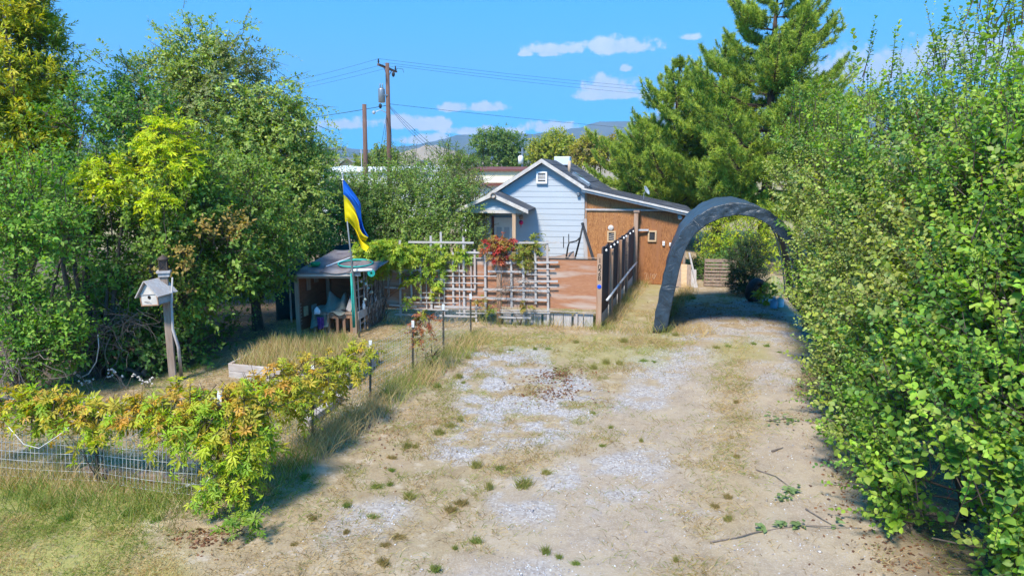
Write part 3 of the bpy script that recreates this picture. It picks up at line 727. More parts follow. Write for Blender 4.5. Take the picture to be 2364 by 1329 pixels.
# lap boards, one object each, clipped to the gable
bh = .172; z = .18; k = 0
yb = 0.0
MB(HF).box(((x_l + x_r) / 2 , yb + .16 + DEPTH / 2, (roof_z(x_l) - .05) / 2), (x_r - x_l - .1, DEPTH, roof_z(x_l) - .05)).build('wall', M['white_paint'], house)
MB(HF).prism([(x_l + .05, yb + .10, .0), (x_c - .02, yb + .10, .0), (x_c - .02, yb + .10, roof_z(x_c) - .06), (xr, yb + .10, zr - .07), (x_l + .05, yb + .10, roof_z(x_l + .05) - .06)], (0, .05, 0)).build('gable_wall', M['white_paint'], house)
while z < zr - .1:
    z1 = min(z + bh, zr - .075); b0, b1 = x_l + .02, x_c - .03
    def lim(zz): return max(b0, xr - (zr - .07 - zz) / slope), min(b1, xr + (zr - .07 - zz) / slope)
    a0, a1 = lim(z); c0, c1 = lim(z1)
    if c1 - c0 < .02: c0 = c1 = (c0 + c1) / 2; c1 += .01
    vs = [(a0, yb + .068, z), (a1, yb + .068, z), (c1, yb + .078, z1 + .012), (c0, yb + .078, z1 + .012), (a0, yb + .095, z), (a1, yb + .095, z), (c1, yb + .095, z1 + .012), (c0, yb + .095, z1 + .012)]
    MB(HF).add(vs, [(0, 1, 2, 3), (5, 4, 7, 6), (0, 4, 5, 1), (1, 5, 6, 2), (2, 6, 7, 3), (3, 7, 4, 0)]).build('siding_board', M['white_paint'], house)
    z = z1
    if z1 >= zr - .076: break
# roof: two slopes with overhang, rake boards
ov = .13; th = .07
for s in (-1, 1):
    xe = xr + s * (xr - x_l + .22); ze = zr - slope * abs(xe - xr)
    xf = xe if s < 0 else x_c + .04; zf_ = zr - slope * abs(xf - xr)      # in front of the extension the slope stops at its roof
    mbr = MB(HF); mbr.prism([(xr, -ov, zr + .0), (xf, -ov, zf_), (xf, -ov, zf_ + th), (xr, -ov, zr + th)], (0, ov + .35, 0))
    mbr.prism([(xr, .35, zr + .0), (xe, .35, ze), (xe, .35, ze + th), (xr, .35, zr + th)], (0, DEPTH + .16 + ov - .35, 0))
    rf = mbr.build('roof', M['shingle'], house)
    for i in range(9):                                    # shingle courses, proud strips
        u0 = i / 9; u1 = (i + 1) / 9
        if s > 0 and xr + (xe - xr) * u1 > x_c + .1: continue
        p0 = Vector((xr + (xe - xr) * u0, 0, zr + (ze - zr) * u0 + th)); p1 = Vector((xr + (xe - xr) * u1, 0, zr + (ze - zr) * u1 + th))
        MB(HF).prism([(p0.x, -ov - .01, p0.z + .002), (p1.x, -ov - .01, p1.z + .002), (p1.x, -ov - .01, p1.z + .018), (p0.x, -ov - .01, p0.z + .006)], (0, DEPTH + .18 + 2 * ov, 0)).build('shingle_course', M['shingle'], rf)
    xb = xe if s < 0 else xr + (x_c - xr) * .98; zb = zr - slope * abs(xb - xr)
    MB(HF).prism([(xr, -ov - .04, zr + .07), (xb, -ov - .04, zb + .07), (xb, -ov - .04, zb - .05), (xr, -ov - .04, zr - .05)], (0, .028, 0)).build('rake_board', M['white_trim'], house)
# louvre vent
va, vb = H(1238, 396), H(1263, 424)
v_ = MB(HF); xa, xb_, za, zb_ = va.x, vb.x, vb.z, va.z
for (p, q) in (((xa, za), (xa + .05, zb_)), ((xb_ - .05, za), (xb_, zb_)), ((xa + .05, zb_ - .05), (xb_ - .05, zb_)), ((xa + .05, za), (xb_ - .05, za + .06))):
    v_.box(((p[0] + q[0]) / 2, .02, (p[1] + q[1]) / 2), (q[0] - p[0], .06, q[1] - p[1]))
vent = v_.build('gable_vent', M['white'], house)
for i in range(5):
    MB(HF).box(((xa + xb_) / 2, .025, za + .09 + i * (zb_ - za - .16) / 5 + .02), (xb_ - xa - .1, .022, .012), rx=R(25)).build('louvre', M['white'], vent)
MB(HF).box(((xa + xb_) / 2, .043, (za + zb_) / 2), (xb_ - xa - .1, .004, zb_ - za - .11)).build('vent_opening', M['dark_metal'], vent)
c = H(1335, 448); MB(HF).box((c.x, .0, c.z), (.09, .09, .09)).build('wall_lamp', M['metal_grey'], house, bevel=.01)
# porch with its own gable
PY = -1.15
pa = H(1138, 449, PY); pe = H(1217, 486, PY); pw = pe.x - pa.x; ps = (pa.z - pe.z) / pw
pm = MB(HF).prism([(pa.x - pw + .1, PY + .05, pe.z), (pe.x - .12, PY + .05, pe.z), (pe.x - .12, PY + .05, pe.z + .06), (pa.x, PY + .05, pa.z - .05), (pa.x - pw + .1, PY + .05, pe.z + .06)], (0, .05, 0))
porch = pm.build('porch_gable', M['white_paint'], house)
for i in range(3):
    zz0 = pe.z + .01 + i * .15; zz1 = zz0 + .145; w0 = min(pw - .12, (pa.z - .06 - zz0) / ps); w1 = max(.02, min(pw - .12, (pa.z - .06 - zz1) / ps))
    MB(HF).add([(pa.x - w0, PY, zz0), (pa.x + w0, PY, zz0), (pa.x + w1, PY + .03, zz1), (pa.x - w1, PY + .03, zz1), (pa.x - w0, PY + .045, zz0), (pa.x + w0, PY + .045, zz0), (pa.x + w1, PY + .045, zz1), (pa.x - w1, PY + .045, zz1)], [(0, 1, 2, 3), (5, 4, 7, 6), (0, 4, 5, 1), (1, 5, 6, 2), (2, 6, 7, 3), (3, 7, 4, 0)]).build('siding_board', M['white_paint'], porch)
for s in (-1, 1):
    xe = pa.x + s * (pw + .06); ze = pa.z - ps * (pw + .06)
    MB(HF).prism([(pa.x, PY - .16, pa.z), (xe, PY - .16, ze), (xe, PY - .16, ze + .05), (pa.x, PY - .16, pa.z + .05)], (0, -PY + .2, 0)).build('porch_roof', M['shingle'], house)
    MB(HF).prism([(pa.x, PY - .19, pa.z + .05), (xe, PY - .19, ze + .05), (xe, PY - .19, ze - .055), (pa.x, PY - .19, pa.z - .065)], (0, .028, 0)).build('rake_board', M['white_trim'], house)
MB(HF).box((pa.x, PY + .06, pe.z - .04), (2 * pw - .2, .11, .09)).build('porch_beam', M['white_trim'], house)
pc = H(1187, 520, PY + .06); MB(HF).box((pc.x, PY + .06, pe.z / 2 - .05), (.10, .10, pe.z - .08)).build('porch_post', M['porch_post'], house)
d0, d1 = H(1141, 502), H(1182, 502)
door = MB(HF).box(((d0.x + d1.x) / 2, .015, d0.z / 2), (d1.x - d0.x, .05, d0.z)).build('door', M['white'], house)
for r_ in range(3):
    for c_ in range(2):
        MB(HF).box((d0.x + (d1.x - d0.x) * (.28 + .44 * c_), -.014, d0.z * (.22 + .27 * r_)), ((d1.x - d0.x) * .3, .012, d0.z * .18)).build('door_panel', M['white_paint'], door, bevel=.006)
MB(HF).box((d0.x - .04, .01, d0.z / 2), (.06, .07, d0.z + .08)).build('door_frame', M['brown_trim'], house)
MB(HF).box((d0.x - .30, .01, d0.z / 2), (.40, .05, d0.z + .06)).build('porch_side_wall', M['pale_blue'], house)
# roof fittings
def on_right_slope(x, y, up=.09): return Vector((x, y, roof_z(x) + up))
q = on_right_slope(xr + .05, 2.3); cooler = MB(HF).box((q.x + .15, q.y + 1.2, zr + .06), (.55, .5, .30)).build('roof_cooler', M['pale_blue'], house, bevel=.02)
q = on_right_slope(xr + .62, 1.8); MB(HF).tube([(q.x, q.y, q.z - .1), (q.x, q.y, q.z + .34)], .05, 10).build('vent_pipe', M['tan_wall'], house, smooth=True)
for dx, yy in ((.95, 1.5), (1.2, .9)):
    ang = math.atan(slope); q = on_right_slope(xr + dx, yy, .13)
    sk = MB(HF).box((q.x, q.y, q.z), (.42, .5, .08), ry=ang).build('skylight', M['metal_grey'], house)
    MB(HF).box((q.x + .03 * math.sin(ang), q.y, q.z + .045), (.34, .42, .012), ry=ang).build('pane', M['glass' if dx < 1 else 'clear_jug'], sk)
# ornament ring on the porch, red hanging ornament by the door
rc = H(1138, 452, PY - .24); ring = MB(HF); pts = [(rc.x + .07 * math.cos(t), PY - .215, rc.z + .07 * math.sin(t)) for t in [i * math.pi / 8 for i in range(17)]]
ring.tube(pts, .016, 6, False); o = ring.build('wreath', M['twig'], None, smooth=True); tag(o, 'small twig ring hung at the porch gable peak', 'wreath')
oc = H(1203, 505, -.25); orn = thing('hanging_ornament', 'pink and red ornament hanging beside the porch post', 'ornament', HF @ oc)
MB(HF).lathe((oc.x, -.25, oc.z - .02), [(.02, .14), (.06, .12), (.06, .03), (.03, .0)], 10).build('holder', M['log_end'], orn, smooth=True)
MB(HF).lathe((oc.x, -.25, oc.z - .16), [(.01, .12), (.055, .10), (.07, .05), (.05, .0), (.015, -.02)], 10).build('red_bell', M['pink'], orn, smooth=True)
MB(HF).tube([(oc.x, -.25, oc.z - .17), (oc.x, -.25, oc.z - .27)], .01, 5).build('tassel', M['pink'], orn)
MB(HF).tube([(oc.x, -.25, oc.z + .11), (oc.x, -.25, pe.z + .02)], .004, 4).build('hook', M['dark_metal'], orn)

# plywood extension with its single-slope roof
ext = thing('plywood_extension', 'orange stained plywood lean-to built onto the white house', 'extension', HF @ Vector(((x_c + x_e) / 2, 0, 0)))
t0, t1 = H(1352, 440), H(1582, 492); es = (t0.z - t1.z) / (t1.x - t0.x)
def ez(x): return t0.z - es * (x - x_c)
zb = H(1400, 484).z
MB(HF).prism([(x_c, .06, 0), (x_e, .06, 0), (x_e, .06, ez(x_e) - .02), (x_c, .06, ez(x_c) - .02)], (0, 4.6, 0)).build('wall', M['ply_v'], ext)
MB(HF).prism([(x_c + .05, .03, zb + .02), (min(x_e, x_c + (t0.z - zb - .02) / es), .03, zb + .02), (x_c + .05, .03, ez(x_c + .05) - .03)], (0, .027, 0)).build('plywood_sheet', M['ply_v2'], ext)
xm = H(1470, 560).x
for (a, b, mt) in ((x_c + .05, xm - .004, 'ply_v2'), (xm + .004, x_e - .07, 'ply_v')):
    MB(HF).prism([(a, .03, .02), (b, .03, .02), (b, .03, min(zb - .03, ez(b) - .03)), (a, .03, min(zb - .03, ez(a) - .03))], (0, .027, 0)).build('plywood_sheet', M[mt], ext)
MB(HF).box(((x_c + x_c + (t0.z - zb) / es) / 2, .005, zb), ((t0.z - zb) / es, .045, .055)).build('batten', M['grey_wood_h'], ext)
MB(HF).box((x_e - .035, .012, ez(x_e) / 2 - .03), (.07, .05, ez(x_e) - .06)).build('corner_board', M['grey_brown_wood'], ext)
MB(HF).box((x_c + .02, .012, ez(x_c) / 2), (.05, .05, ez(x_c) - .04)).build('corner_board', M['post_wood'], ext)
xo = x_e + .22; xi = x_c - .1
rf = MB(HF).prism([(xi, -.22, ez(xi)), (xo, -.22, ez(xo)), (xo, -.22, ez(xo) + .06), (xi, -.22, ez(xi) + .06)], (0, 5.2, 0)).build('roof', M['shingle'], ext)
MB(HF).prism([(xi, -.25, ez(xi) + .065), (xo, -.25, ez(xo) + .065), (xo, -.25, ez(xo) - .05), (xi, -.25, ez(xi) - .05)], (0, .028, 0)).build('fascia', M['metal_grey'], ext)
MB(HF).prism([(xi, -.28, ez(xi) + .075), (xo, -.28, ez(xo) + .075), (xo, -.28, ez(xo) + .02), (xi, -.28, ez(xi) + .02)], (0, .028, 0)).build('drip_edge', M['white_trim'], ext)
for i in range(6):
    yy = .3 + i * .8; MB(HF).prism([(xi, yy, ez(xi) + .061), (xo + .02, yy, ez(xo + .02) + .061), (xo + .02, yy, ez(xo) + .078), (xi, yy, ez(xi) + .078)], (0, .05, 0)).build('roof_seam', M['shingle'], rf)
for (pxl, pyt, pxr, pyb, kind) in ((1402, 533, 1421, 559, 0), (1496, 532, 1515, 558, 1)):
    a, b = H(pxl, pyt), H(pxr, pyb); fr = MB(HF); w = .045
    fr.box(((a.x + b.x) / 2, .005, a.z - w / 2), (b.x - a.x, .05, w)).box(((a.x + b.x) / 2, .005, b.z + w / 2), (b.x - a.x, .05, w))
    fr.box((a.x + w / 2, .005, (a.z + b.z) / 2), (w, .05, a.z - b.z - 2 * w)).box((b.x - w / 2, .005, (a.z + b.z) / 2), (w, .05, a.z - b.z - 2 * w))
    wd = fr.build('window', M['pine_frame'], ext)
    MB(HF).box(((a.x + b.x) / 2, .022, (a.z + b.z) / 2), (b.x - a.x - 2 * w, .01, a.z - b.z - 2 * w)).build('pane', M['glass'], wd)
    if kind == 0:
        for i in range(4): MB(HF).box(((a.x + b.x) / 2, .012, b.z + w + .04 + i * .055), (b.x - a.x - 2 * w, .006, .016), ry=R(8)).build('blind_slat', M['white_trim'], wd)
pl = H(1410, 526); MB(HF).lathe((pl.x, .0, pl.z), [(.075, .03), (.085, .015), (.085, .0), (.06, -.012)], 18, 'Y').build('plaque', M['white_trim'], ext, smooth=True)
for px, py, s in ((1532, 562, (.07, .13)), (1547, 564, (.055, .10))):
    a = H(px, py); ob = MB(HF).box((a.x, .0, a.z), (s[0], .05, s[1])).build('outlet_box', M['white'], ext, bevel=.008)
    MB(HF).box((a.x, -.028, a.z), (s[0] * .45, .008, s[1] * .4)).build('outlet_cover', M['white_trim'], ob)
a = H(1568, 500); fl = MB(HF).box((a.x, -.02, a.z + .05), (.10, .06, .10)).build('floodlight', M['metal_grey'], ext, bevel=.01)
MB(HF).lathe((a.x + .02, -.09, a.z - .02), [(.03, .05), (.055, .02), (.065, -.03), (.05, -.04)], 12, 'Y').build('lamp_head', M['dish'], fl, smooth=True)
# scratched marks low on the plywood
sc = [[(1487, 632), (1494, 630), (1491, 645)], [(1496, 645), (1497, 632), (1501, 644), (1503, 631)], [(1507, 634), (1512, 633), (1512, 641), (1507, 642), (1507, 634)], [(1516, 632), (1509, 645)]]
sm = MB(HF)
for st in sc: sm.tube([Vector((H(*p).x, .024, H(*p).z)) for p in st], .008, 4)
sm.build('scratched_marks', M['scratch'], ext)
# satellite dish on the extension roof
q = Vector((H(1470, 450).x + .2, 1.3, 0)); q.z = ez(q.x) + .06
dish = thing('satellite_dish', 'small grey satellite dish on the plywood extension roof', 'satellite dish', HF @ q)
MB(HF).tube([q, q + Vector((0, 0, .2)), q + Vector((.05, .04, .26))], .015, 6).build('mast', M['metal_grey'], dish)
def dishfn(u, v):
    r = .15 * v; t = 2 * math.pi * u; p = Vector((r * math.cos(t), r * math.sin(t), 2.0 * r * r))
    return q + Vector((.06, .05, .28)) + Matrix.Rotation(R(-20), 3, 'Z') @ (Matrix.Rotation(R(62), 3, 'Y') @ p)
MB(HF).grid(dishfn, 18, 5).build('reflector', M['dish'], dish, smooth=True, solid=.008)

# ================================================================ plywood street fence
FA, FB = G(872, 738), G(1386, 757)
FAng = -math.atan2(FB.y - FA.y, FB.x - FA.x)
FF = frame(FA, FAng)
def FP(px, py, y=0.0): return on_plane(FF, px, py, y)
def ZP(zx, zy): return 850 + zx / 3.94, 520 + zy / 3.94          # pixel in an enlarged view -> photo pixel
fen = thing('plywood_fence', 'weathered orange plywood fence panels between posts beside the driveway', 'fence', FF @ FP(*ZP(1190, 880)))
def fpanel(x0, y0, x1, y1, name, mat, y=.03, t=.018):
    a, b = FP(*ZP(x0, y0)), FP(*ZP(x1, y1))
    return MB(FF).box(((a.x + b.x) / 2, y, (a.z + b.z) / 2), (b.x - a.x, t, a.z - b.z)).build(name, mat, fen)
fpanel(133, 300, 640, 768, 'plywood_panel', M['ply_h']); fpanel(643, 298, 1166, 772, 'plywood_panel', M['ply_h'], .032)
fpanel(1212, 291, 2080, 768, 'plywood_panel', M['ply_h'], .028)
fpanel(690, 288, 1166, 306, 'cap_rail', M['grey_wood_h'], .0, .05); fpanel(1212, 280, 2080, 294, 'cap_rail', M['grey_brown_wood'], .0, .05)
fpanel(1212, 766, 2080, 796, 'bottom_board', M['grey_wood_h'], .01, .04)
def fpost(x0, x1, y0, ybase, name, mat, d=.1, y=0.0):
    a, b = FP(*ZP(x0, y0)), FP(*ZP(x1, y0)); cx = (a.x + b.x) / 2
    return MB(FF).box((cx, y, a.z / 2 - .05), (b.x - a.x, d, a.z + .1)).build(name, mat, fen, bevel=.006), cx, a.z, b.x - a.x
fpost(92, 131, 420, 860, 'post', M['post_wood'], .09)
fpost(1170, 1208, 262, 800, 'post', M['post_wood'], .09)
po, pcx, pz, pwid = fpost(2084, 2134, 262, 960, 'number_post', M['post_wood'], .12)
po['label'] = 'post with black house number and blue dot'
fpost(1886, 1906, 796, 890, 'short_stake', M['grey_wood'], .03, .03)
for i in range(9):                                   # grey skirt boards in the gap under the panel
    x0 = 1225 + i * 92; a, b = FP(*ZP(x0, 800)), FP(*ZP(x0 + (84 if i % 3 else 70), 800))
    MB(FF).box(((a.x + b.x) / 2, .075, a.z / 2 - .03), (b.x - a.x, .015, a.z + .02)).build('skirt_board', M['grey_wood'], fen)
# house number and reflector
for ch, zy in (('1', 318), ('0', 378), ('2', 425), ('8', 478)):
    cu = bpy.data.curves.new('digit', 'FONT'); cu.body = ch; cu.size = .155; cu.extrude = .004; cu.align_x = 'CENTER'; cu.align_y = 'CENTER'; cu.offset = -.001
    o = bpy.data.objects.new('digit', cu); COL.objects.link(o)
    bpy.context.view_layer.update(); dm = bpy.data.meshes.new_from_object(o.evaluated_get(bpy.context.evaluated_depsgraph_get()))
    bpy.data.objects.remove(o); bpy.data.curves.remove(cu); dm.materials.clear(); dm.materials.append(M['ink'])
    o = bpy.data.objects.new('digit', dm); COL.objects.link(o); o.parent = po
    zc = FP(*ZP(2109, zy)).z
    o.matrix_basis = FF @ Matrix.Translation((pcx, -.064, zc)) @ Matrix.Rotation(R(90), 4, 'X')
zc = FP(*ZP(2109, 553)).z; MB(FF).lathe((pcx, -.062, zc), [(.044, .0), (.044, -.008), (.036, -.012)], 16, 'Y').build('reflector', M['blue_dot'], po)

# trellises: every slat is its own piece
Lv = [(183, 370, 660, 18), (288, 135, 835, 20), (392, 345, 700, 18), (475, 300, 690, 18), (569, 95, 765, 20), (661, 60, 285, 20), (672, 430, 560, 16), (691, 480, 830, 12), (770, 245, 725, 18), (828, 345, 815, 9), (866, 108, 815, 20), (935, 330, 620, 9), (968, 220, 590, 18), (1062, 205, 812, 20), (530, 490, 755, 9), (981, 670, 885, 18), (481, 770, 885, 18), (628, 210, 265, 20)]
Lh = [(365, 960, 152, 158, 18), (350, 560, 237, 242, 16), (795, 1130, 245, 250, 18), (410, 710, 322, 330, 16), (330, 885, 405, 415, 20), (160, 270, 392, 415, 16), (690, 1170, 458, 462, 9), (330, 710, 487, 492, 18), (420, 1050, 520, 526, 9), (150, 335, 565, 570, 18), (630, 975, 574, 584, 20), (330, 682, 654, 660, 20), (460, 680, 612, 614, 9), (700, 1160, 646, 655, 10), (410, 820, 700, 706, 10), (190, 440, 722, 740, 18), (260, 730, 757, 768, 10), (600, 1072, 738, 748, 20), (240, 480, 808, 816, 18), (650, 990, 820, 830, 16), (800, 1090, 795, 800, 10)]
Rv = [(1160, 290, 420, 18), (1298, 180, 750, 20), (1409, 262, 870, 20), (1519, 210, 715, 20), (1629, 135, 885, 20)]
Rh = [(1090, 1460, 418, 424, 18), (1235, 1730, 340, 336, 20), (1465, 1700, 392, 398, 10), (1440, 1650, 446, 449, 9), (1360, 1725, 512, 508, 18), (1258, 1720, 558, 560, 9), (1045, 1650, 580, 598, 20), (1060, 1630, 660, 680, 22), (1170, 1655, 790, 796, 10), (1185, 1480, 834, 842, 18), (1340, 1750, 158, 158, 16), (1200, 1640, 770, 775, 9)]
for nm, lab, vv, hh in (('trellis', 'grey slat trellis with tall top bars on the vine covered fence panel', Lv, Lh), ('trellis', 'grey slat trellis on the fence panel next to the house number', Rv, Rh)):
    cx = FP(*ZP((vv[0][0] + vv[-1][0]) / 2, 800)); tr = thing(nm, lab, 'trellis', FF @ Vector((cx.x, -.03, 0)), 'trellises on the plywood fence')
    for (x, y0, y1, w) in vv:
        a, b = FP(*ZP(x, y0), -.035), FP(*ZP(x + (y1 - y0) * .012, y1), -.035)
        MB(FF).bar((a.x, -.037, a.z), (b.x, -.037, max(b.z, .02)), w / 3.94 / 107, .018).build('slat', M['grey_wood'], tr)
    for i, (x0, x1, y0, y1, w) in enumerate(hh):
        a, b = FP(*ZP(x0, y0), -.055), FP(*ZP(x1, y1), -.055)
        MB(FF).bar((a.x, -.057, a.z), (b.x, -.057, b.z), w / 3.94 / 107, .018).build('slat', M['grey_wood_h'], tr)

# ================================================================ dark fabric side fence running back to the house
SA, SB = Vector((FF @ Vector((pcx + .05, 0, 0)))), HF @ Vector((xm - .06, .0, 0))
SAng = -math.atan2(SB.y - SA.y, SB.x - SA.x); SL = (SB - SA).length
SF = frame(SA, SAng)          # local x runs back along the fence, street side is -y
side = thing('side_fence', 'dark fabric covered fence running from the number post to the house', 'fence', SF @ Vector((SL / 2, 0, 0)))
zt = pz
for (u, hgt) in ((.18, 1.0), (.42, 1.04), (.64, 1.04)):
    MB(SF).box((SL * u, -.05, zt * hgt / 2 - .05), (.13, .07, zt * hgt + .1)).build('post', M['post_wood' if u < .5 else 'log_end'], side, bevel=.006)
us = [.01, .165, .195, .405, .435, .625, .655, .985]
for i in range(4):
    a, b = us[2 * i], us[2 * i + 1]; n = 5; top = []
    for j in range(n + 1):
        u = a + (b - a) * j / n; top.append((SL * u, 0, zt * (1.06 if i else 1.08) + .02 * math.sin(j * 2.1 + i) + (.05 if i == 3 else 0) * j / n))
    MB(SF).prism([(SL * a, 0, .30), (SL * b, 0, .30)] + top[::-1], (0, .03, 0)).build('fabric_panel', M['tarp_dark'], side)
    MB(SF).box((SL * (a + b) / 2, .015, .16), (SL * (b - a), .028, .26)).build('base_board', M['grey_wood_h'], side)
tp = H(1463, 490, -.12); tallz = tp.z
MB(SF).box((SL - .16, -.04, tallz / 2), (.12, .13, tallz)).build('tall_post', M['post_wood'], side, bevel=.006)
MB(SF).box((SL - .16, -.05, tallz + .03), (.16, .17, .06)).build('post_cap', M['log_end'], side)
rail = thing('pipe_rail', 'long pale metal pipe leaning along the dark side fence', 'pipe', SF @ Vector((SL * .4, -.12, .5)))
p0 = SF @ Vector((.0, -.12, .62)); p1 = SF @ Vector((SL * .93, -.12, .72))
MB().tube([p0, p0.lerp(p1, .33) + Vector((0, 0, .012)), p0.lerp(p1, .7) + Vector((0, 0, .02)), p1], .026, 8).build('pipe', M['galv'], rail, smooth=True)
for u in (.33, .66): 
    c = p0.lerp(p1, u) + Vector((0, 0, .015)); MB().tube([c - (p1 - p0) * .01, c + (p1 - p0) * .01], .033, 8).build('pipe_clamp', M['metal_grey'], rail)
arm = HF @ Vector((H(1465, 531, -.1).x, -.1, H(1465, 531, -.1).z)); arm2 = HF @ Vector((H(1497, 531, -.05).x, -.045, H(1497, 531, -.05).z))
o = MB().bar(arm, arm2, .05, .05).build('bracket_bar', M['galv'], side)
for i, u in enumerate((.04, .15, .24, .33, .52, .60, .74, .86)):
    c = Vector((SL * u, -.045, zt * 1.05 + .01)); MB(SF).lathe((c.x, c.y, c.z - .05), [(.008, .05), (.02, .03), (.026, .01), (.012, -.012)], 8).build('string_light_bulb', M['white'], side, smooth=True)

# ================================================================ swing frame behind the fence
def tube_px(pts, r, n=6, mb=None):
    mb = mb or MB(); mb.tube([P(x, y, Y) for x, y, Y in pts], r, n); return mb
sw = thing('swing_frame', 'bent dark metal swing frame with brown hammock behind the fence', 'swing', G(1320, 700))
tube_px([(1305, 610, 17.0), (1311, 570, 17.0), (1314, 560, 17), (1331, 556, 17.1), (1340, 548, 17.1)], .022).build('side_tube', M['dark_metal'], sw, smooth=True)
tube_px([(1324, 610, 17.2), (1338, 555, 17.2), (1347, 515, 17.3)], .026).build('upright', M['dark_metal'], sw, smooth=True)
tube_px([(1313, 560, 17), (1313, 540, 17)], .012).build('peg', M['dark_metal'], sw)
tube_px([(1301, 572, 17), (1301, 546, 17)], .012).build('peg', M['dark_metal'], sw)
a, b, c_ = P(1215, 583, 17.2), P(1325, 583, 17.2), P(1325, 600, 17.2)
MB().grid(lambda u, v: a.lerp(b, u) + Vector((0, -.35 * v, -.30 * v - .10 * math.sin(u * math.pi) + .12 * max(0, u - .7) * (1 - v))), 12, 4).build('hammock', M['log_end'], sw, smooth=True, solid=.02)
for i, (pts, r, lab) in enumerate((([(1344, 514, 18.2), (1392, 620, 18.0)], .04, 'long dark board leaning against the white house corner'),)):
    tp_, bt = P(1344, 514, 18.4), G(1398, 690); bt.z = .0
    o = MB().bar(tp_, bt, .075, .04).build('leaning_board', M['dark_metal'], None); tag(o, lab, 'board')
o = MB().bar(P(1350, 505, 18.6), Vector((P(1356, 600, 18.4).x, 18.4, .0)), .10, .03).build('leaning_plank', M['grey_wood'], None); tag(o, 'pale upright plank between the white wall and plywood extension', 'plank')

# ================================================================ carport
KL = G(1526, 768); KF = frame(KL, R(14))
def K(px, py): return on_plane(KF, px, py, 0)
outer = [(1506, 768), (1514, 720), (1526, 665), (1542, 605), (1566, 548), (1600, 507), (1645, 479), (1700, 468), (1752, 477), (1798, 505), (1832, 545), (1855, 595), (1868, 660), (1878, 760)]
inner = [(1547, 762), (1556, 715), (1568, 660), (1580, 605), (1597, 562), (1627, 530), (1664, 511), (1702, 503), (1742, 509), (1778, 530), (1806, 565), (1826, 610), (1838, 670), (1846, 755)]
def smooth_curve(pts, n):
    pts = [Vector((K(*p).x, K(*p).z)) for p in pts]; out = []; k = len(pts)
    for i in range(k - 1):
        p0, p1, p2, p3 = pts[max(i - 1, 0)], pts[i], pts[i + 1], pts[min(i + 2, k - 1)]
        for j in range(n):
            t = j / n; out.append(.5 * ((2 * p1) + (p2 - p0) * t + (2 * p0 - 5 * p1 + 4 * p2 - p3) * t * t + (3 * p1 - p0 - 3 * p2 + p3) * t ** 3))
    return out + [pts[-1]]
oc_, ic_ = smooth_curve(outer, 4), smooth_curve(inner, 4); KD = 3.6; nk = len(oc_) - 1
car = thing('carport_tent', 'dark blue tarp arched carport shelter over the gravel drive', 'carport', KF @ Vector((1.6, KD / 2, 0)))
rk = random.Random(4)
def shellf(u, v):
    i = u * nk; a = oc_[int(round(i))]; w = .012 * math.sin(i * 1.9 + v * 9) + .03 * math.sin(v * math.pi * 3) ** 2 * -1
    cx = 1.6; n = Vector((a.x - cx, a.y - .9)).normalized()
    return Vector((a.x + n.x * w, v * KD, max(.02, a.y + n.y * w)))
MB(KF).grid(shellf, nk, 24).build('cover', M['cover'], car, smooth=True, solid=.012)
def valf(u, v):
    i = int(round(u * nk)); a, b = oc_[i], oc_[i].lerp(ic_[i], .82); q = a.lerp(b, v)
    wr = (.016 * math.sin(i * 1.7 + v * 6.0) + .010 * math.sin(i * 4.3 - v * 9)) * min(1, v * 2) + .006 * math.sin(i * 9.1 + v * 21)
    return Vector((q.x, -.03 - wr, max(.01, q.y)))
MB(KF).grid(valf, nk, 12).build('front_valance', M['tarp'], car, smooth=True, solid=.006)
for yy in (.06, KD / 2, KD - .06):
    MB(KF).tube([(1.6 + (p.x - 1.6) * .965, yy, max(.01, .9 + (p.y - .9) * .965)) for p in oc_], .02, 6).build('hoop', M['galv'], car, smooth=True)
for t_ in (.2, .5, .8):
    p = oc_[int(nk * t_)]; q = (1.6 + (p.x - 1.6) * .95, .9 + (p.y - .9) * .95)
    MB(KF).tube([(q[0], .06, q[1]), (q[0], KD - .06, q[1])], .016, 6).build('purlin', M['galv'], car)
for u_ in (4, 10):
    a, b = oc_[u_ * 2], ic_[u_ * 2]
    MB(KF).tube([(a.x, -.06, a.y), (a.lerp(b, .5).x, -.12, a.lerp(b, .5).y), (b.x, -.06, b.y)], .006, 4).build('seam', M['tarp'], car)

# things in and behind the carport
pal = thing('pallet', 'weathered wooden pallet standing upright behind the carport', 'pallet', G(1662, 662))
PFm = frame(G(1662, 662), R(8))
a, b = on_plane(PFm, 1628, 600), on_plane(PFm, 1697, 660)
for i in range(8):
    zz = .06 + i * (a.z - .05) / 7.4; MB(PFm).box(((a.x + b.x) / 2, -.03, zz), (b.x - a.x, .02, .060)).build('board', M['grey_brown_wood'], pal)
for u in (.02, .5, .98): MB(PFm).box((a.x + (b.x - a.x) * u, .03, a.z / 2), (.05, .09, a.z)).build('stringer', M['log_end'], pal)
for i in range(3): MB(PFm).box(((a.x + b.x) / 2, .09, .06 + i * .36), (b.x - a.x, .02, .06)).build('back_board', M['log_end'], pal)
for i, (px, w, top, lab, tilt) in enumerate(((1566, .17, 612, 'broad weathered plank leaning against the plywood corner', .12), (1579, .17, 610, 'orange tinted plank second in the row leaning by the carport', .16), (1590, .13, 611, 'narrow plank leaning between two broad planks', .2), (1601, .16, 622, 'short plank standing next to the pale stick', .12))):
    bpos = G(px, 664); tz = P(px, top, bpos.y + .25)
    o = MB().bar((bpos.x, bpos.y, .0), (tz.x, bpos.y + .25, tz.z), w, .035).build('plank', M[('grey_brown_wood', 'pine_frame', 'grey_brown_wood', 'grey_wood')[i]], None); tag(o, lab, 'plank', 'planks leaning beside the carport')
bp_ = G(1609, 664); o = MB().bar((bp_.x, bp_.y, 0), P(1591, 583, bp_.y + .3), .05, .04).build('stick', M['grey_wood'], None); tag(o, 'long pale stick leaning beside the planks', 'stick')
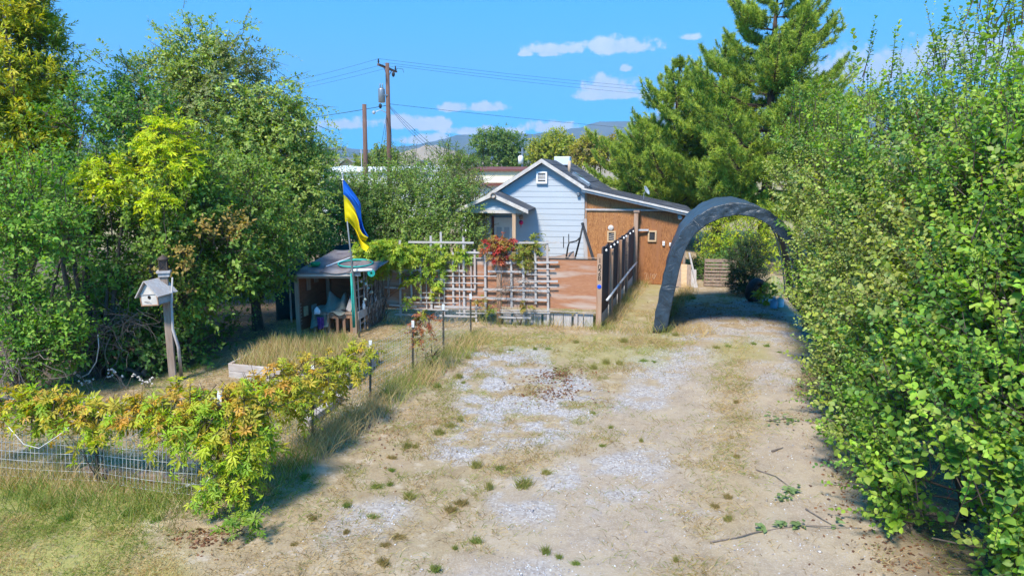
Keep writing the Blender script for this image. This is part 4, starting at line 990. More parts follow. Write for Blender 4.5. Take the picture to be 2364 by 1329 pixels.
ty = G(1742, 697); TM = Matrix.Translation(ty + Vector((0, 0, .31))) @ Matrix.Rotation(R(-55), 4, 'Z') @ Matrix.Rotation(R(12), 4, 'Y')
tyre = thing('tyre', 'black tyre leaning upright under the carport edge', 'tyre', ty)
mbt = MB(TM)
prof = [(.18, -.07), (.26, -.10), (.31, -.085), (.325, -.04), (.325, .04), (.31, .085), (.26, .10), (.18, .07)]
vs = []; n = 32
for r_, h_ in prof:
    for j in range(n): vs.append((h_, r_ * math.cos(2 * math.pi * j / n), r_ * math.sin(2 * math.pi * j / n)))
kk = len(prof); mbt.add(vs, [(i * n + j, i * n + (j + 1) % n, ((i + 1) % kk) * n + (j + 1) % n, ((i + 1) % kk) * n + j) for i in range(kk) for j in range(n)])
mbt.build('tread', M['rubber'], tyre, smooth=True)
MB(TM).lathe((0, 0, 0), [(.05, -.05), (.18, -.03), (.185, .03), (.05, .05)], 24, 'X').build('hub', M['dark_metal'], tyre, smooth=True)
for px, py, mt, lab in ((1786, 711, 'blue_jug', 'blue tinted water jug beside the tyre'), (1801, 708, 'clear_jug', 'cloudy pale water jug next to the blue jug')):
    g = G(px, py); jg = thing('water_jug', lab, 'jug', g, 'water jugs under the carport edge')
    MB().lathe(g, [(.075, 0), (.085, .02), (.085, .17), (.06, .22), (.025, .25), (.025, .27)], 14).build('bottle', M[mt], jg, smooth=True)
    MB().lathe(g + Vector((0, 0, .27)), [(.03, 0), (.03, .025)], 10).build('lid', M['white'], jg)
g = G(1783, 680); GM = Matrix.Translation(g)
def lumpf(u, v):
    t = 2 * math.pi * u; f_ = math.pi / 2 * v; r_ = .27 * (1 + .18 * math.sin(3 * t + 1) + .1 * math.sin(7 * t + v * 5)); return Vector((r_ * math.cos(t) * math.cos(f_), .7 * r_ * math.sin(t) * math.cos(f_), .48 * math.sin(f_) * (1 + .12 * math.sin(5 * t))))
o = MB(GM).grid(lumpf, 28, 8).build('covered_heap', M['green_tarp'], None, smooth=True); tag(o, 'lumpy heap under faded green cover behind the tyre', 'covered heap')
g = G(1868, 828); o = MB(Matrix.Translation(g)).grid(lambda u, v: Vector(((u - .5) * .28, (v - .5) * .16, .025 + .02 * math.sin(u * 9) * math.cos(v * 7))), 8, 5).build('blue_scrap', M['tarp'], None, smooth=True, solid=.006); tag(o, 'scrap of blue plastic lying at the hedge foot', 'plastic scrap')
# ================================================================ garden shelter (shed)
S_FR, S_FL = G(820, 768), G(688, 770)
SHF = frame(S_FL, -math.atan2(S_FR.y - S_FL.y, S_FR.x - S_FL.x)); SW = (S_FR - S_FL).length; SD = 1.25
sh_skew = .32                                            # side walls lean towards the fence as they run back
def sx(x, y): return x + sh_skew * y
shed = thing('garden_shelter', 'low open garden shelter with weathered roof and lattice side', 'shelter', SHF @ Vector((SW / 2, SD / 2, 0)))
zf = on_plane(SHF, 750, 632).z; zbk = zf + .22
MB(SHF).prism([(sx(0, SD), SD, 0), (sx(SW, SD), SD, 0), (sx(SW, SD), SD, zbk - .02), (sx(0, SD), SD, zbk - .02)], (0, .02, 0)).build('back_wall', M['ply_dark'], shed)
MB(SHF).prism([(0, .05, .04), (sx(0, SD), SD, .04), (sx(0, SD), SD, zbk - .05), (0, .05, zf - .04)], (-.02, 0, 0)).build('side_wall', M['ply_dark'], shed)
for x, y, hh in ((.02, .02, zf), (SW, .0, zf), (sx(0, SD) + .02, SD - .05, zbk), (sx(SW, SD), SD - .03, zbk)):
    MB(SHF).box((x, y, hh / 2 - .06), (.08, .08, hh + .06)).build('post', M['grey_brown_wood'], shed)
# roof of overlapping sheets
ra, rb = on_plane(SHF, 678, 612, -.12), on_plane(SHF, 860, 616, -.12)
xa0, xb0 = ra.x, rb.x; yb0 = SD + .25
def rz_(y): return zf + .06 + (zbk + .05 - zf) * (y + .12) / (yb0 + .12)
rs4 = random.Random(8)
for i in range(3):
    x0 = xa0 + (xb0 - xa0) * i / 3; x1 = xa0 + (xb0 - xa0) * (i + 1) / 3 + .05
    def rf_(u, v, x0=x0, x1=x1, i=i):
        y = -.14 + (yb0 + .14) * v; return Vector((sx(x0 + (x1 - x0) * u, y + .14), y, rz_(y) + .012 * i + .025 * math.sin(u * 5 + i * 2) * math.sin(v * 4 + i) - (.03 if v < .01 else 0)))
    MB(SHF).grid(rf_, 8, 8).build('roofing_sheet', M['roof_sheet'], shed, smooth=True, solid=.014)
MB(SHF).box(((xa0 + xb0) / 2 - .1, -.10, zf + .0), (xb0 - xa0 - .3, .035, .07)).build('fascia', M['grey_wood_h'], shed)
MB(SHF).box(((xa0 + xb0) / 2 - .2, -.02, zf - .06), (xb0 - xa0 - .5, .06, .05)).build('front_beam', M['log_end'], shed)
for i in range(4):
    x = .2 + i * (SW - .3) / 3; MB(SHF).bar((x, -.05, zf + .03), (sx(x, SD), SD, zbk + .0), .05, .05, (1, 0, 0)).build('rafter', M['log_end'], shed)
# lattice side
lat = thing('lattice_screen', 'crooked twig and slat lattice forming the shelter side', 'lattice', SHF @ Vector((sx(SW, .6), .6, 0)))
def LP(t, z, o=.03): return SHF @ Vector((sx(SW, SD * t) + o, SD * t, z))
for i in range(6):
    z0 = .16 + i * (zf - .25) / 5.5; MB().bar(LP(.03, z0 + rs4.uniform(-.03, .03)), LP(.97, z0 + rs4.uniform(-.02, .08)), .035, .015, (1, -.5, 0)).build('slat', M['grey_brown_wood'], lat)
for i in range(6):
    t = .1 + i * .16; MB().bar(LP(t, .0, .05), LP(t + rs4.uniform(-.05, .05), zf + .05, .05), .03, .015, (1, -.5, 0)).build('slat', M['grey_wood'], lat)
tw = MB()
for i in range(34):
    t = rs4.uniform(.25, 1.0); p0 = LP(t, 0, .08); pts = [p0]
    for j in range(5): pts.append(pts[-1] + Vector((rs4.uniform(-.09, .09), rs4.uniform(-.12, .12), zf / 5 * rs4.uniform(.6, 1.1))))
    tw.tube(pts, [.012, .011, .01, .008, .006, .004], 4)
tw.build('dry_vine_stems', M['twig'], lat, kind='stuff')
MB().bar(LP(.0, .36, .07), LP(1.0, .46, .07), .17, .03, (1, -.5, 0)).build('side_board', M['grey_wood_h'], lat)
for px, py, r_ in ((844, 655, .035), (850, 665, .03), (857, 674, .036), (843, 691, .032), (834, 650, .025)):
    fp = on_plane(frame(LP(0, 0, .12), -math.atan2(SD, sh_skew * SD)), px, py, 0)
    w = frame(LP(0, 0, .12), -math.atan2(SD, sh_skew * SD)) @ fp
    o = MB().lathe(w, [(r_ * math.sin(a_), -r_ * math.cos(a_)) for a_ in [math.pi * (.06 + .88 * i / 8) for i in range(9)]], 12).build('glass_float', M['bulb'], None, smooth=True)
    tag(o, 'pale green glass float hanging on the twig lattice', 'glass float', 'glass floats hanging on the lattice')
for px, lab in ((822, 'clear bottle on the lattice side board by the hose'), (843, 'violet tinted bottle on the lattice side board')):
    w = LP(.18 if px < 830 else .62, .46 if px < 830 else .51, .09); bt = thing('bottle', lab, 'bottle', w)
    MB().lathe(w, [(.035, 0), (.038, .02), (.038, .10), (.015, .14), (.015, .17)], 10).build('glass_body', M['clear_jug' if px < 830 else 'pale_blue'], bt, smooth=True)
    MB().lathe(w + Vector((0, 0, .17)), [(.018, 0), (.018, .02)], 8).build('cap', M['white'], bt)
# bench table
tb = thing('work_bench', 'rough wooden low bench under the shelter roof', 'bench', SHF @ Vector((SW * .72, .35, 0)))
hz = on_plane(SHF, 790, 724, .1).z
for i in range(4): MB(SHF).box((SW * .73, .12 + i * .13, hz + rs4.uniform(-.005, .005)), (SW * .46, .12, .035)).build('board', M['grey_brown_wood'], tb)
for x in (.53, .68, .8, .93):
    for y in (.1, .48): MB(SHF).box((SW * x, y, hz / 2 - .02), (.055, .06, hz)).build('leg', M['post_wood'], tb)
MB(SHF).box((SW * .73, .09, hz - .06), (SW * .44, .03, .07)).build('apron', M['post_wood'], tb)
# draped chair
ch = thing('covered_chair', 'garden chair buried under a pale grey green drape', 'chair', SHF @ Vector((SW * .5, .55, 0)))
prof_d = [(0.30, .62), (.38, .74), (.44, .96), (.50, .88), (.56, .80), (.66, .86), (.70, .98)]
def drape(u, v):
    xs = SW * (.22 + .60 * u); topz = np.interp(u, [0, .2, .36, .46, .62, .8, .92, 1], [.42, .46, .52, .78, .66, .62, .76, .44])
    y = .62 - .62 * v
    z_ = topz if v < .25 else topz + (hz + .05 - topz) * min(1, (v - .25) / .35)
    if v > .6: z_ = hz + .05 - (v - .6) / .4 * (.30 if u < .55 else .03)
    return Vector((xs, y - .02 * math.sin(u * 17), max(.05, z_ + .025 * math.sin(u * 14 + v * 5) + .015 * math.sin(v * 23 + u * 8))))
MB(SHF).grid(drape, 34, 22).build('drape', M['cloth'], ch, smooth=True, solid=.01)
for x in (.28, .46): MB(SHF).box((SW * x, .12, hz / 2), (.05, .05, hz)).build('leg', M['grey_brown_wood'], ch)
MB(SHF).box((SW * .37, .3, hz), (SW * .24, .4, .04)).build('seat', M['grey_brown_wood'], ch)
o = MB(SHF).grid(lambda u, v: Vector((SW * (.35 + .11 * u), -.03 + .03 * math.sin(u * 7 + v * 2), hz - .04 - .26 * v)), 8, 6).build('purple_cloth', M['purple'], None, smooth=True, solid=.01); tag(o, 'purple cloth hanging in front of the covered chair', 'cloth')
o = MB(SHF).grid(lambda u, v: Vector((SW * (.31 + .1 * u), .0, hz + .03 + .14 * math.sin(math.pi * v) * (.7 + .3 * math.sin(u * 4)))) + Vector((0, -.06 * math.cos(math.pi * v), 0)), 10, 8).build('patterned_bundle', M['pale_blue'], None, smooth=True, solid=.01); tag(o, 'small pale mauve bundle on the chair arm', 'bundle')
o = MB(SHF).bar((SW * .86, .22, hz + .03), (SW * .94, .34, hz + .34), .11, .02).build('propped_board', M['grey_wood'], None); tag(o, 'grey board propped on the bench by the hose', 'board')
o = MB(SHF).box((SW * .77, .3, hz + .05), (.26, .2, .04), rz=.2).build('dark_tray', M['dark_metal'], None, bevel=.01); tag(o, 'dark flat tray lying on the low bench', 'tray')
# boards hung on the left wall
for x, y, z_, w, h_, mt in ((.04, .75, zf - .16, .16, .26, 'log_end'), (.03, .45, zf - .28, .14, .26, 'grey_brown_wood'), (.02, .30, .42, .15, .2, 'pine_frame'), (.04, .62, .42, .18, .16, 'grey_wood')):
    MB(SHF).box((sx(.02, y), y, z_), (.025, w, h_), rz=-.3).build('hung_board', M[mt], shed)
for i in range(7): MB(SHF).box((.035, .14, .18 + i * .07), (.04, .1, .03)).build('rack_slat', M['grey_brown_wood'], shed)
# hose, bowl and pole on the roof
hs = MB(); c0 = SHF @ Vector((SW * .93, .2, 0)); pts = []
for i in range(40):
    a_ = i / 39 * 2 * math.pi * 1.15 + 1.0; q = Vector((sx(SW * .92, .34) + .36 * math.cos(a_), .30 + .26 * math.sin(a_), 0)); q.z = rz_(q.y) + .035 + .0006 * i; pts.append(SHF @ q)
ed = SHF @ Vector((SW * 1.0 + .02, -.19, zf + .05)); pts += [ed, SHF @ Vector((SW * 1.0 + .03, -.20, zf - .25)), SHF @ Vector((SW * 1.01 + .02, -.19, .55)), SHF @ Vector((SW * 1.02, -.18, .16))]
hose = thing('garden_hose', 'aqua garden hose looped on the shelter roof and hanging down', 'hose', SHF @ Vector((SW, -.19, .16)))
hs.tube(pts, .016, 6).build('hose_line', M['hose'], hose, smooth=True)
MB().tube([SHF @ Vector((SW * 1.0 - .005, -.2, zf + .03)), SHF @ Vector((SW * 1.0 + .0, -.2, .16))], .018, 6).build('hose_line', M['hose'], hose, smooth=True)
rc_ = SHF @ Vector((xb0 - .02, -.15, zf + .03)); k_ = MB()
for r_ in (.035, .055, .07): k_.tube([rc_ + Vector((r_ * math.cos(t), -.02, r_ * math.sin(t))) for t in [i * math.pi / 6 for i in range(13)]], .012, 5, False)
k_.build('coil', M['hose'], hose, smooth=True)
o = MB().tube([SHF @ Vector((xb0 - .42, -.16, zf + .085)), SHF @ Vector((xb0 + .0, -.16, zf + .095))], .03, 10).build('drain_pipe', M['white'], None, smooth=True); tag(o, 'short white pipe lying along the shelter roof edge', 'pipe')
bq = Vector((sx(SW * .27, .2), .2, 0)); bq.z = rz_(.2) + .03
o = MB(SHF).lathe(bq, [(.085, 0), (.11, .07), (.10, .07), (.078, .012)], 18).build('green_bowl', M['green_plastic'], None, smooth=True); tag(o, 'green plastic bowl sitting on the shelter roof', 'bowl')
a_, b_ = Vector((sx(SW * .5, .1), .1, rz_(.1) + .045)), Vector((sx(SW * .78, 1.1), 1.1, rz_(1.1) + .045))
o = MB(SHF).tube([a_, b_], .015, 6).build('rake_handle', M['pale_blue'], None, smooth=True); tag(o, 'thin pale handle lying across the shelter roof', 'handle')

# ================================================================ flag and pole
FY = S_FR.y - .32
fp0 = P(822, 700, FY); fp1 = P(790, 402, FY); fb = fp0 + (fp0 - fp1) * ((fp0.z) / (fp1.z - fp0.z)); fb.z = 0
pole = thing('flagpole', 'thin leaning grey metal flagpole beside the garden shelter', 'flagpole', fb)
MB().tube([fb - Vector((0, 0, .1)), fb.lerp(fp1, .5), fp1], [.021, .019, .017], 8).build('pole', M['metal_grey'], pole, smooth=True)
MB().lathe(fp1, [(.02, 0), (.024, .015), (.012, .04)], 8).build('finial', M['galv'], pole, smooth=True)
for py in (415, 505):
    t_ = P(790 + (py - 402) * 32 / 298, py, FY); MB().tube([t_ - Vector((.02, .02, 0)), t_ + Vector((.02, -.02, 0))], .012, 6).build('ring', M['galv'], pole)
flag = thing('flag', 'blue over yellow flag drooping from the leaning pole', 'flag', P(820, 500, FY))
top = [(791, 411), (801, 424), (812, 440), (823, 455), (833, 472), (836, 500), (840, 525), (848, 545)]
mid = [(793, 449), (803, 458), (812, 470), (822, 486), (827, 505), (829, 525), (836, 540), (848, 548)]
bot = [(797, 512), (806, 514), (813, 522), (818, 530), (824, 544), (830, 560), (838, 574), (850, 581)]
def crv(c, t):
    i = min(int(t * (len(c) - 1)), len(c) - 2); f_ = t * (len(c) - 1) - i
    p0, p1, p2, p3 = [Vector(c[max(0, min(len(c) - 1, i + k))]) for k in (-1, 0, 1, 2)]
    return .5 * ((2 * p1) + (p2 - p0) * f_ + (2 * p0 - 5 * p1 + 4 * p2 - p3) * f_ * f_ + (3 * p1 - p0 - 3 * p2 + p3) * f_ ** 3)
def flagf(c0, c1, ph):
    def fn(u, v):
        q = crv(c0, u).lerp(crv(c1, u), v); d_ = u * (.22 * math.sin(u * 5 + (v + ph) * 6.5) + .10 * math.sin((v + ph) * 13 + u * 3) + .03 * math.sin((v + ph) * 25 - u * 4))
        return P(q.x + 3 * u * math.sin((v + ph) * 9 + u * 6), q.y, FY - .03 + d_)
    return fn
def cloth_mat(name, c):
    m = surf(name, c, tuple(v * .88 for v in c), .75, 9, (1, 1, 1), .06); t = m.node_tree; b = t.nodes['Principled BSDF']
    tr = t.nodes.new('ShaderNodeBsdfTranslucent'); tr.inputs[0].default_value = (*c, 1); ms = t.nodes.new('ShaderNodeMixShader'); ms.inputs[0].default_value = .25
    t.links.new(b.outputs[0], ms.inputs[1]); t.links.new(tr.outputs[0], ms.inputs[2]); t.links.new(ms.outputs[0], t.nodes['Material Output'].inputs[0]); return m
M['flag_blue'] = cloth_mat('flag_blue', (.005, .13, .62)); M['flag_yellow'] = cloth_mat('flag_yellow', (.80, .66, .004))
MB().grid(flagf(top, mid, 0), 30, 12).build('blue_band', M['flag_blue'], flag, smooth=True)
MB().grid(flagf(mid, bot, 1), 30, 14).build('yellow_band', M['flag_yellow'], flag, smooth=True)
for k_, off in enumerate((0, 4, 9)):
    MB().tube([P(848 + off * .1, 560, FY), P(850 + off * .5, 570, FY - .02), P(848 - off * .6, 579, FY)], .006, 4).build('frayed_thread', M['flag_yellow'], flag)

# ================================================================ birdhouse post
bb = G(400, 880); bt_ = P(379, 632, bb.y + .02)
bp = thing('birdhouse_post', 'leaning square wooden post carrying birdhouse and lantern', 'post', bb)
MB().bar(bb - Vector((0, 0, .15)), bt_, .105, .105, (.35, -1, 0)).build('post', M['grey_brown_wood'], bp, bevel=.008)
ax = (bt_ - bb).normalized()
MB().bar(bt_ - ax * .04, bt_ + ax * .02, .16, .15, (.35, -1, 0)).build('collar', M['grey_wood'], bp)
MB().bar(bt_ + ax * .02, bt_ + ax * .055, .20, .19, (.35, -1, 0)).build('shelf', M['grey_wood'], bp)
lt = thing('lantern', 'small rusty square lantern on top of the birdhouse post', 'lantern', bt_ + ax * .056)
LM = Matrix.Translation(bt_ + ax * .056) @ Matrix.Rotation(R(18), 4, 'Z')
MB(LM).box((0, 0, .012), (.125, .125, .024)).build('base', M['rust'], lt)
for sx_ in (-1, 1):
    for sy_ in (-1, 1): MB(LM).bar((sx_ * .056, sy_ * .056, .02), (sx_ * .052, sy_ * .052, .165), .014, .014).build('corner_bar', M['rust'], lt)
MB(LM).box((0, 0, .093), (.092, .092, .135)).build('glass', M['glass'], lt)
for s_ in (-1, 1):
    MB(LM).bar((-.05 * s_, -.052, .03), (.05 * s_, -.052, .155), .006, .006).build('cross_bar', M['rust'], lt)
    MB(LM).bar((.052, -.05 * s_, .03), (.052, .05 * s_, .155), .006, .006).build('cross_bar', M['rust'], lt)
MB(LM).lathe((0, 0, .166), [(.085, 0), (.088, .012), (.06, .045), (.025, .062), (.018, .075), (.004, .085)], 4 * 4).build('cap', M['rust'], lt, smooth=True)
# birdhouse
bc = P(362, 683, bb.y - .12); BM_ = Matrix.Translation(bc) @ Matrix.Rotation(R(-5), 4, 'Y') @ Matrix.Rotation(R(-12), 4, 'Z')
bd = thing('birdhouse', 'grey weathered birdhouse with pitched roof fixed to the post', 'birdhouse', bc)
w_, d_, h_ = .145, .17, .105
MB(BM_).prism([(-w_, -d_, -h_), (w_, -d_, -h_), (w_ + .005, -d_, h_ * .55), (0, -d_, h_ + .135), (-w_ - .005, -d_, h_ * .55)], (0, .018, 0)).build('front_wall', M['white_trim'], bd)
MB(BM_).prism([(-w_, d_ - .018, -h_), (w_, d_ - .018, -h_), (w_ + .005, d_ - .018, h_ * .55), (0, d_ - .018, h_ + .135), (-w_ - .005, d_ - .018, h_ * .55)], (0, .018, 0)).build('back_wall', M['grey_wood_h'], bd)
for s_ in (-1, 1):
    for i in range(2): MB(BM_).box((s_ * (w_ - .009), 0, -h_ * .62 + i * .088), (.018, 2 * d_ - .037, .084)).build('side_board', M['grey_wood_h'], bd)
    for sy_ in (-1, 1): MB(BM_).box((s_ * (w_ + .003), sy_ * (d_ - .002) - .003, -.02), (.016, .014, .165)).build('corner_trim', M['post_wood'], bd)
    e0 = Vector((0, 0, h_ + .155)); e1 = Vector((s_ * (w_ + .055), 0, h_ * .55 - .045))
    n_ = Vector((-(e1.z - e0.z) * s_, 0, (e1.x - e0.x) * s_)).normalized() * .016
    MB(BM_).prism([e0 + Vector((0, -d_ - .05, 0)), e1 + Vector((0, -d_ - .05, 0)), e1 + n_ + Vector((0, -d_ - .05, 0)), e0 + n_ + Vector((0, -d_ - .05, 0))], (0, 2 * d_ + .1, 0)).build('roof_board', M['grey_wood_h'], bd)
MB(BM_).box((0, 0, -h_ - .008), (2 * w_ + .02, 2 * d_ + .02, .016)).build('floor_board', M['post_wood'], bd)
MB(BM_).box((0, -d_ - .006, h_ * .55), (2 * w_, .01, .012)).build('front_strip', M['grey_wood_h'], bd)
MB(BM_).lathe((.01, -d_ - .003, .01), [(.027, 0), (.027, -.003)], 16, 'Y').build('entrance_hole', M['ink'], bd)
MB(BM_).tube([(-.09, -d_ - .004, -.055), (.03, -d_ - .03, -.05)], .004, 5).build('perch', M['log_end'], bd)
o = MB().tube([G(419, 870), P(412, 800, bb.y - .1), P(399, 760, bb.y - .08), P(396, 700, bb.y - .08), P(398, 640, bb.y - .06)], [.028, .025, .022, .018, .012], 7).build('crooked_branch', M['grey_wood'], None, smooth=True); tag(o, 'bare crooked branch leaning against the birdhouse post', 'branch')

# ================================================================ wire fence with steel posts
wf = thing('wire_fence', 'galvanised wire mesh fence on green steel posts round the garden', 'fence', Gh(507, 1165))
tops_px = [(-420, 880), (-110, 895), (213, 918), (507, 905), (722, 845), (855, 787), (953, 741), (1023, 703), (1086, 679)]
fpts = []
for (bx, by), (tx, tyy) in zip(FENCE_PX, tops_px):
    b_ = Gh(bx, by); t_ = P(tx, tyy, b_.y); fpts.append((b_, t_))
    if bx < -300: continue
    h_ = t_ - b_; d_ = h_.normalized()
    po_ = MB().bar(b_ - d_ * .2, t_, .034, .012, (.3, -1, 0)).bar(b_ - d_ * .2, t_ - d_ * .001, .012, .034, (.3, -1, 0)).build('steel_post', M['tpost'], wf)
    MB().bar(t_ - d_ * (.13 if bx < 800 else .10), t_ + d_ * .006, .041, .041, (.3, -1, 0)).build('white_tip', M['white'], po_)
    for k_ in range(5): MB().bar(b_ + h_ * (.2 + .15 * k_) + Vector((-.02, -.022, 0)), b_ + h_ * (.2 + .15 * k_) + Vector((.02, -.022, 0)), .012, .008).build('stud', M['tpost'], po_)
rw = random.Random(12)
for si, ((b0, t0_), (b1, t1_)) in enumerate(zip(fpts[:-1], fpts[1:])):
    Lh_ = (b1 - b0).length; near = si < 3; step = .052 if near else .075; nvw = int(Lh_ / step); hm0 = (t0_ - b0).length * .93; hm1 = (t1_ - b1).length * .93; rad = .0030 if near else .0018
    V = []; 
    def wp(u, v):
        bow = math.sin(u * math.pi) * .05; s_ = -.03 * math.sin(u * math.pi) * v
        q = b0.lerp(b1, u) + (t0_ - b0).normalized().lerp((t1_ - b1).normalized(), u) * ((hm0 + (hm1 - hm0) * u) * v)
        return np.array((q.x, q.y - bow * (.4 + .6 * math.sin(v * 3 + si)), q.z + s_ + .02))
    A_, B_ = [], []
    for i in range(nvw + 1):
        for j in range(4): A_.append(wp(i / nvw, j / 4)); B_.append(wp(i / nvw, (j + 1) / 4))
    rows = 9
    for j in range(rows + 1):
        for i in range(14): A_.append(wp(i / 14, j / rows)); B_.append(wp((i + 1) / 14, j / rows))
    g_ = seg_tubes(np.array(A_), np.array(B_), rad, rad, (.6, .6, .6))
    link('wire_mesh', np_mesh('wire_mesh', *g_), wf, M['galv'], 'stuff')
# loose white cord at the fence corner
cd = MB()
cd.tube([P(x, y, 6.35) for x, y in ((505, 1080), (480, 1040), (440, 1065), (430, 1035), (438, 1020))], .004, 5)
o = cd.tube([P(x, y, 6.25) for x, y in ((500, 1080), (470, 1120), (440, 1160), (434, 1185), (445, 1196), (468, 1200))], .004, 5).build('loose_cord', M['cord'], None, smooth=True); tag(o, 'white cord dangling in loops at the fence corner', 'cord')
o = MB().tube([P(x, y, 6.7) for x, y in ((20, 985), (55, 1025), (90, 1034), (130, 1008), (160, 985))], .004, 5).build('loose_cord', M['cord'], None, smooth=True); tag(o, 'white cord sagging across the wire mesh below the vine', 'cord')
o = MB().tube([P(x, y, 6.6) for x, y in ((225, 950), (265, 963), (300, 965), (330, 990), (300, 1010), (312, 1030), (300, 1055))], .004, 5).build('loose_cord', M['cord'], None, smooth=True); tag(o, 'twisted white cord beside the steel post with white tip', 'cord')
a_, b_ = Gh(408, 1146), Gh(450, 1137); o = MB().bar(a_ + Vector((0, 0, .06)), b_ + Vector((0, 0, .07)), .035, .006, (0, 0, 1)).build('metal_strip', M['galv'], None); tag(o, 'flat silver metal strip lying in the dry grass', 'metal strip')

# ================================================================ raised beds and timbers
rb_ = thing('raised_bed', 'raised garden bed of bleached timbers overgrown with dry grass', 'raised bed', G(700, 850))
A0, A1, A2 = G(532, 872), G(800, 900), G(872, 838); A3 = A0 + (A2 - A1)
hb = .24
def bed_side(p, q, n=2):
    for i in range(n):
        for s_, e_ in ((0, .52), (.525, 1)):
            MB().bar(p.lerp(q, s_) + Vector((0, 0, .06 + i * .125)), p.lerp(q, e_) + Vector((0, 0, .06 + i * .125)), .12, .055, (q - p).cross(Vector((0, 0, 1)))).build('timber', M['timber'], rb_, bevel=.006)
bed_side(A0, A1); bed_side(A1, A2); bed_side(A0, A3)
MB().prism([A0, A1, A2, A3], (0, 0, .2)).build('soil', M['soil'], rb_)
MB().box(A1 + Vector((0, 0, .125)), (.07, .07, .28), rz=.3).build('corner_post', M['timber'], rb_)
for i, (x0, y0, x1, y1, lab) in enumerate(((688, 955, 778, 905, 'weathered timber lying beside the fence past the vine'), (705, 985, 785, 925, 'second weathered timber lying against the first'))):
    p, q = G(x0, y0), G(x1, y1); o = MB().bar(p + Vector((0, 0, .05)), q + Vector((0, 0, .06)), .12, .1, (0, 0, 1)).build('garden_timber', M['timber'], None, bevel=.01); tag(o, lab, 'timber')
p, q = G(195, 1098), G(432, 1118); lg = thing('ground_log', 'brown weathered log on the ground behind the wire mesh', 'log', p.lerp(q, .5))
for s_, e_ in ((0, .3), (.31, .62), (.63, 1)):
    MB().bar(p.lerp(q, s_) + Vector((0, 0, .06)), p.lerp(q, e_) + Vector((0, 0, .05)), .10, .1, (0, 0, 1)).build('log_piece', M['log_end'], lg, bevel=.02)

# ================================================================ teal screens
for (x0, x1, yt, Y, lab) in ((738, 838, 560, 17.2, 'dark teal screen panel above the shelter roof'), (630, 700, 590, 15.2, 'dark teal screen hanging beside the shelter')):
    a_, b_ = P(x0, yt + 12, Y), P(x1, yt - 2, Y)
    o = MB().grid(lambda u, v: Vector((a_.x + (b_.x - a_.x) * u, Y + .03 * math.sin(u * 9 + v * 3), (a_.z + (b_.z - a_.z) * u) * (1 - v))), 12, 6).build('screen', M['teal'], None, smooth=True, solid=.01); tag(o, lab, 'screen')
g_ = G(664, 770); o = MB().tube([Vector((P(664, 575, 14.8).x, 14.8, 0)), P(664, 575, 14.8)], .02, 6).build('metal_stake', M['galv'], None); tag(o, 'thin grey metal stake standing beside the teal screen', 'stake')

# ================================================================ utility poles and wires
UY = 44.0
up = thing('utility_pole', 'tall brown utility pole with crossarm and grey transformer', 'utility pole', Vector((P(898, 400, UY).x, UY, 0)))
utop = P(894, 146, UY)
MB().tube([(P(898, 400, UY).x, UY, -.2), (P(897, 300, UY).x, UY, 5), utop], [.17, .15, .12], 12).build('pole', M['pole_wood'], up, smooth=True)
ca, cb = P(873, 149, 43.2), P(915, 166, 46.2)
MB().bar(ca, cb, .13, .11, (0, 0, 1)).build('crossarm', M['pole_wood'], up)
ins = [ca.lerp(cb, t) for t in (.02, .55, .95)]
for q in ins: MB().lathe(q + Vector((0, 0, .06)), [(.02, 0), (.05, .08), (.06, .13), (.035, .2), (.05, .24), (.03, .28)], 8).build('insulator', M['dark_metal'], up, smooth=True)
for s_ in (.3, .75): MB().bar(ca.lerp(cb, s_), Vector((utop.x, UY, utop.z - .9)), .05, .02).build('brace', M['metal_grey'], up)
tc_ = P(881, 220, UY - .1)
tr_ = MB().lathe(tc_ - Vector((0, 0, .45)), [(.17, 0), (.21, .03), (.21, .78), (.19, .84), (.06, .90)], 16).build('transformer', M['metal_grey'], up, smooth=True)
for dx in (-.08, .08): MB().lathe(tc_ + Vector((dx, 0, .42)), [(.03, 0), (.05, .06), (.03, .12), (.045, .16), (.015, .3)], 8).build('bushing', M['metal_grey'], tr_, smooth=True)
MB().bar(tc_, Vector((P(895, 220, UY).x, UY, tc_.z)), .08, .3).build('bracket', M['metal_grey'], up)
tube_px([(895, 262, UY), (878, 254, UY - .3), (868, 258, UY - .6)], .025).build('lamp_arm', M['galv'], up, smooth=True)
c_ = P(863, 259, UY - .7); MB().lathe(c_ - Vector((0, 0, .12)), [(.05, 0), (.11, .05), (.10, .14), (.04, .2)], 10).build('street_lamp', M['dish'], up, smooth=True)
for px, py in ((878, 245), (908, 172)): 
    c_ = P(px, py, UY - .2); MB().lathe(c_, [(.05, -.15), (.1, -.05), (.1, .08), (.04, .15)], 8).build('cutout', M['dark_metal'], up, smooth=True)
tube_px([(912, 165, 45.8), (918, 158, 45.8), (930, 160, 45.5), (932, 168, 45)], .015).build('jumper', M['cable'], up)
sp = Vector((P(843, 400, 43).x, 43, 0)); up2 = thing('utility_pole', 'shorter bare brown pole without crossarm next to the tall pole', 'utility pole', sp)
MB().tube([(sp.x, 43, -.2), P(841, 241, 43)], [.16, .13], 12).build('pole', M['pole_wood'], up2, smooth=True)
MB().tube([(sp.x - .17, 42.9, 0), Vector((sp.x - .18, 42.9, P(840, 345, 43).z))], .03, 6).build('conduit', M['galv'], up2)
def wire(p, q, sag, lab, r=.008, name='overhead_wire', grp='overhead wires'):
    p, q = Vector(p), Vector(q); n = 22
    pts = [p.lerp(q, i / n) - Vector((0, 0, 4 * sag * (i / n) * (1 - i / n))) for i in range(n + 1)]
    o = MB().tube(pts, r, 4).build(name, M['cable'], None); tag(o, lab, 'wire', grp); return o
WL = 'thin power line strung from the utility pole crossarm'
